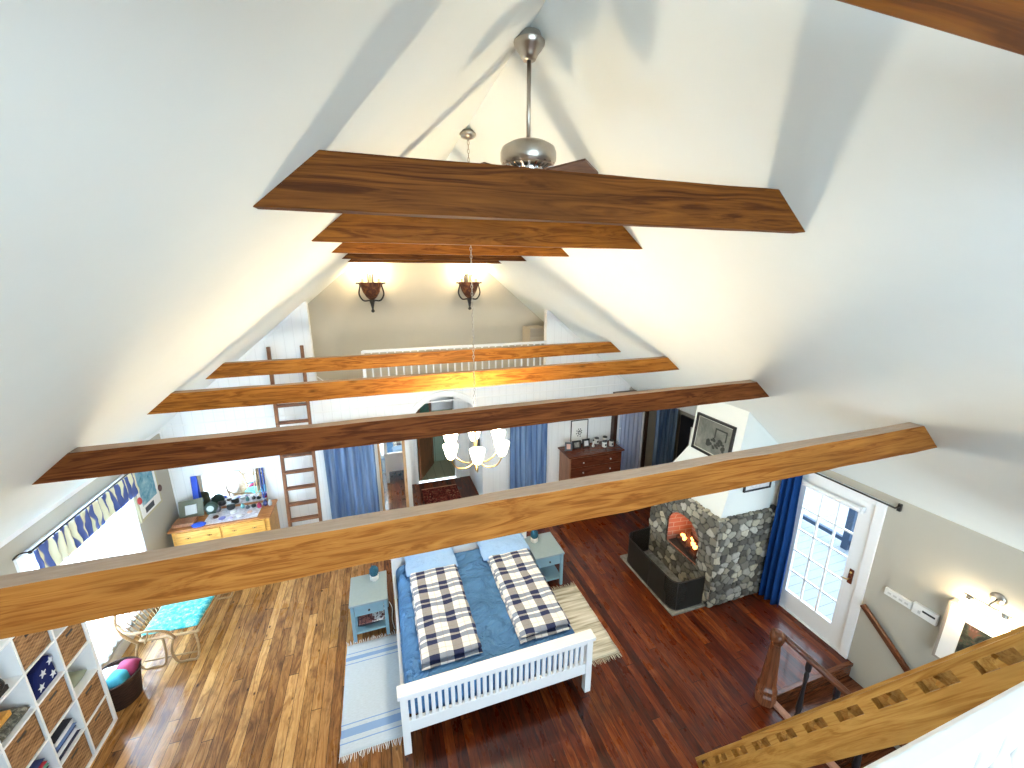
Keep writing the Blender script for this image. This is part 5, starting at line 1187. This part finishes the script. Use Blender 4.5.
# ================================================================ STAIR GUARD: NEWEL, RAIL, BALUSTERS
nw = thing('newel_post', (3.64, 2.32, 0), 'octagonal carved brown newel post at the corner of the stairwell', 'newel post')
m = MB(); m.lathe([(.10, 0), (.10, .10), (.088, .13), (.098, .15), (.098, .19), (.083, .22), (.078, .24), (.05, .70), (.045, .74), (.055, .76), (.055, .78)], (3.64, 2.32, 0), sides=8); m.build('shaft', 'newel', nw)
m = MB(); m.lathe([(.05, .78), (.066, .80), (.07, .84), (.062, .88), (.045, .895), (.04, .90), (.022, .905), (.001, .90)], (3.64, 2.32, 0), 24); m.build('cap', 'newel', nw, smooth=True, sharp=40)
gr = thing('stair_railing', (3.70, 1.6, 0), 'brown handrail on dark turned balusters along the stairwell edge', 'railing')
m = MB(); m.bar((3.69, 2.29, .85), (3.69, .35, .80), .055, .05); m.build('handrail', 'railwood', gr, bevel=.014)
m = MB(); m.box(3.655, .35, 0, 3.72, 2.25, .03); m.build('shoe_rail', col('pinkish_wood', (.42, .22, .15)), gr)
for k in range(7):
    y = 2.02 - .26 * k; m = MB(); m.lathe([(.03, .03), (.03, .12), (.016, .16), (.028, .24), (.018, .40), (.014, .55), (.022, .66), (.014, .70), (.026, .72), (.026, .83)], (3.69, y, 0), 12); m.build('baluster', 'blackp', gr, smooth=True, sharp=40)

# ================================================================ NEAR LADDER STAIR TO THE CAMERA'S LOFT
st = thing('loft_stair_ladder', (2.8, 1.2, 0), 'steep worn pine loft ladder with slotted side board at lower right', 'ladder')
D = Vector((0, -.4475, .894)); Pn = Vector((0, .894, .4475)); O0 = Vector((0, 2.05, 0)); Lg = 4.15
pitch = .328; s0 = .12; w0, w1 = -.178, .055
def stringer(x0, x1, slots, mat, name):
    m = MB()
    def Q(s_, w_, x): v = O0 + D * s_ + Pn * w_; return (x, v.y, v.z)
    def seg(sa, sb, wa, wb): m.hexa([Q(sa, wa, x0), Q(sb, wa, x0), Q(sb, wb, x0), Q(sa, wb, x0), Q(sa, wa, x1), Q(sb, wa, x1), Q(sb, wb, x1), Q(sa, wb, x1)])
    # foot cut flat on the floor
    def ws(w): return max(0.0, -(w * .4475) / .894)
    k = 0; cur = 0.0
    if not slots:
        m.hexa([Q(ws(w0), w0, x0), Q(Lg, w0, x0), Q(Lg, w1, x0), Q(.0, w1, x0), Q(ws(w0), w0, x1), Q(Lg, w0, x1), Q(Lg, w1, x1), Q(.0, w1, x1)])
    else:
        wl, wh = -.028, .022
        m.hexa([Q(ws(w0), w0, x0), Q(Lg, w0, x0), Q(Lg, wl, x0), Q(ws(wl), wl, x0), Q(ws(w0), w0, x1), Q(Lg, w0, x1), Q(Lg, wl, x1), Q(ws(wl), wl, x1)])
        seg(0.02, Lg, wh, w1); cur = ws(wl)
        c = s0
        while c < Lg - .1:
            seg(cur, c - .108 if c - .108 > cur else cur + .01, wl, wh); cur = c + .108; c += pitch
        seg(cur, Lg, wl, wh)
    return m.build(name, mat, st)
near = stringer(2.50, 2.545, True, 'stringer', 'side_board'); stringer(3.07, 3.11, False, 'stringer', 'side_board')
c = s0; k = 0
while c < Lg - .1:
    v = O0 + D * c + Pn * (-.03); m = MB(); m.box(2.545, v.y - .09, v.z - .014, 3.07, v.y + .06, v.z + .014); m.build('tread', 'stringer', st, bevel=.003)
    m = MB(); m.hexa([(2.508, v.y - .02, v.z - .015), (2.546, v.y - .02, v.z - .015), (2.546, v.y + .03, v.z - .015), (2.508, v.y + .03, v.z - .015), (2.508, v.y - .02, v.z + .02), (2.546, v.y - .02, v.z + .02), (2.546, v.y + .03, v.z + .02), (2.508, v.y + .03, v.z + .02)]); m.build('tenon', 'stringer', st)
    c += pitch; k += 1

# ================================================================ NEAR WHITE BALUSTRADE
nb = thing('near_balustrade', (1.7, .36, 2.4), 'white balustrade with turned balusters beside the camera at lower right', 'railing')
m = MB(); zt_ = 3.275
m.prism([(.343, zt_ - .045), (.341, zt_ - .012), (.352, zt_), (.390, zt_), (.402, zt_ - .012), (.400, zt_ - .045), (.388, zt_ - .06), (.356, zt_ - .06)], 'x', .55, 2.49); m.build('top_rail', 'white', nb, bevel=.004)
m = MB(); m.box(.55, .33, 2.45, 2.49, .39, 2.50); m.build('bottom_rail', 'white', nb)
for x in (.52, 2.43):
    m = MB(); m.box(x, .343, 2.40, x + .055, .398, 3.23); m.build('post', 'white', nb)
x = .70
while x < 2.40:
    z = 2.5
    m = MB(); m.lathe([(.022, z), (.022, z + .08), (.014, z + .10), (.026, z + .16), (.030, z + .22), (.018, z + .34), (.013, z + .42), (.024, z + .47), (.028, z + .53), (.014, z + .58), (.020, z + .61), (.022, z + .63), (.022, z + .72)], (x, .371, 0), 14); m.build('baluster', 'white', nb, smooth=True, sharp=50); x += .115

# ================================================================ BACK WINDOWS (unseen, added to admit fill light) AND OUTSIDE
w2 = thing('fill_window_2', (.9, YB, 2.9), 'large unseen window behind the camera, added for the fill light', 'window'); w2['kind'] = 'structure'
m = MB()
for x in (-.9, .2, 1.55, 2.64): m.box(x, YB - .09, 2.9, x + .06, YB - .03, 4.9 if .0 < x < 2 else zroof(x + .03) - .02)
m.box(-.9, YB - .09, 2.9, 2.7, YB - .03, 2.96); m.build('window_frame', 'white', w2)
w3 = thing('fill_window_3', (.9, YB, .35), 'wide unseen window under the near loft, added for the fill light', 'window'); w3['kind'] = 'structure'
m = MB()
for x in (-1.3, .1, 1.6, 3.04): m.box(x, YB - .09, .35, x + .06, YB - .03, 2.05)
m.build('window_frame', 'white', w3)
m = MB(); m.box(XR + .13, -3, -.14, 13, 9, -.06); struct('ground_deck', m, 'deck')
dk = thing('deck_railing', (7.2, 3, 0), 'blue grey deck railing seen through the glazed door', 'railing')
m = MB(); m.box(7.2, -2, .82, 7.3, 8, .90); m.build('top_rail', 'deckrail', dk)
m = MB(); m.box(7.22, -2, .05, 7.28, 8, .12); m.build('bottom_rail', 'deckrail', dk)
for k in range(6):
    m = MB(); y = -1.9 + 1.9 * k; m.box(7.2, y, -.06, 7.3, y + .1, .9); m.build('post', 'deckrail', dk)

for o in bpy.data.objects:
    if '_o' in o: del o['_o']
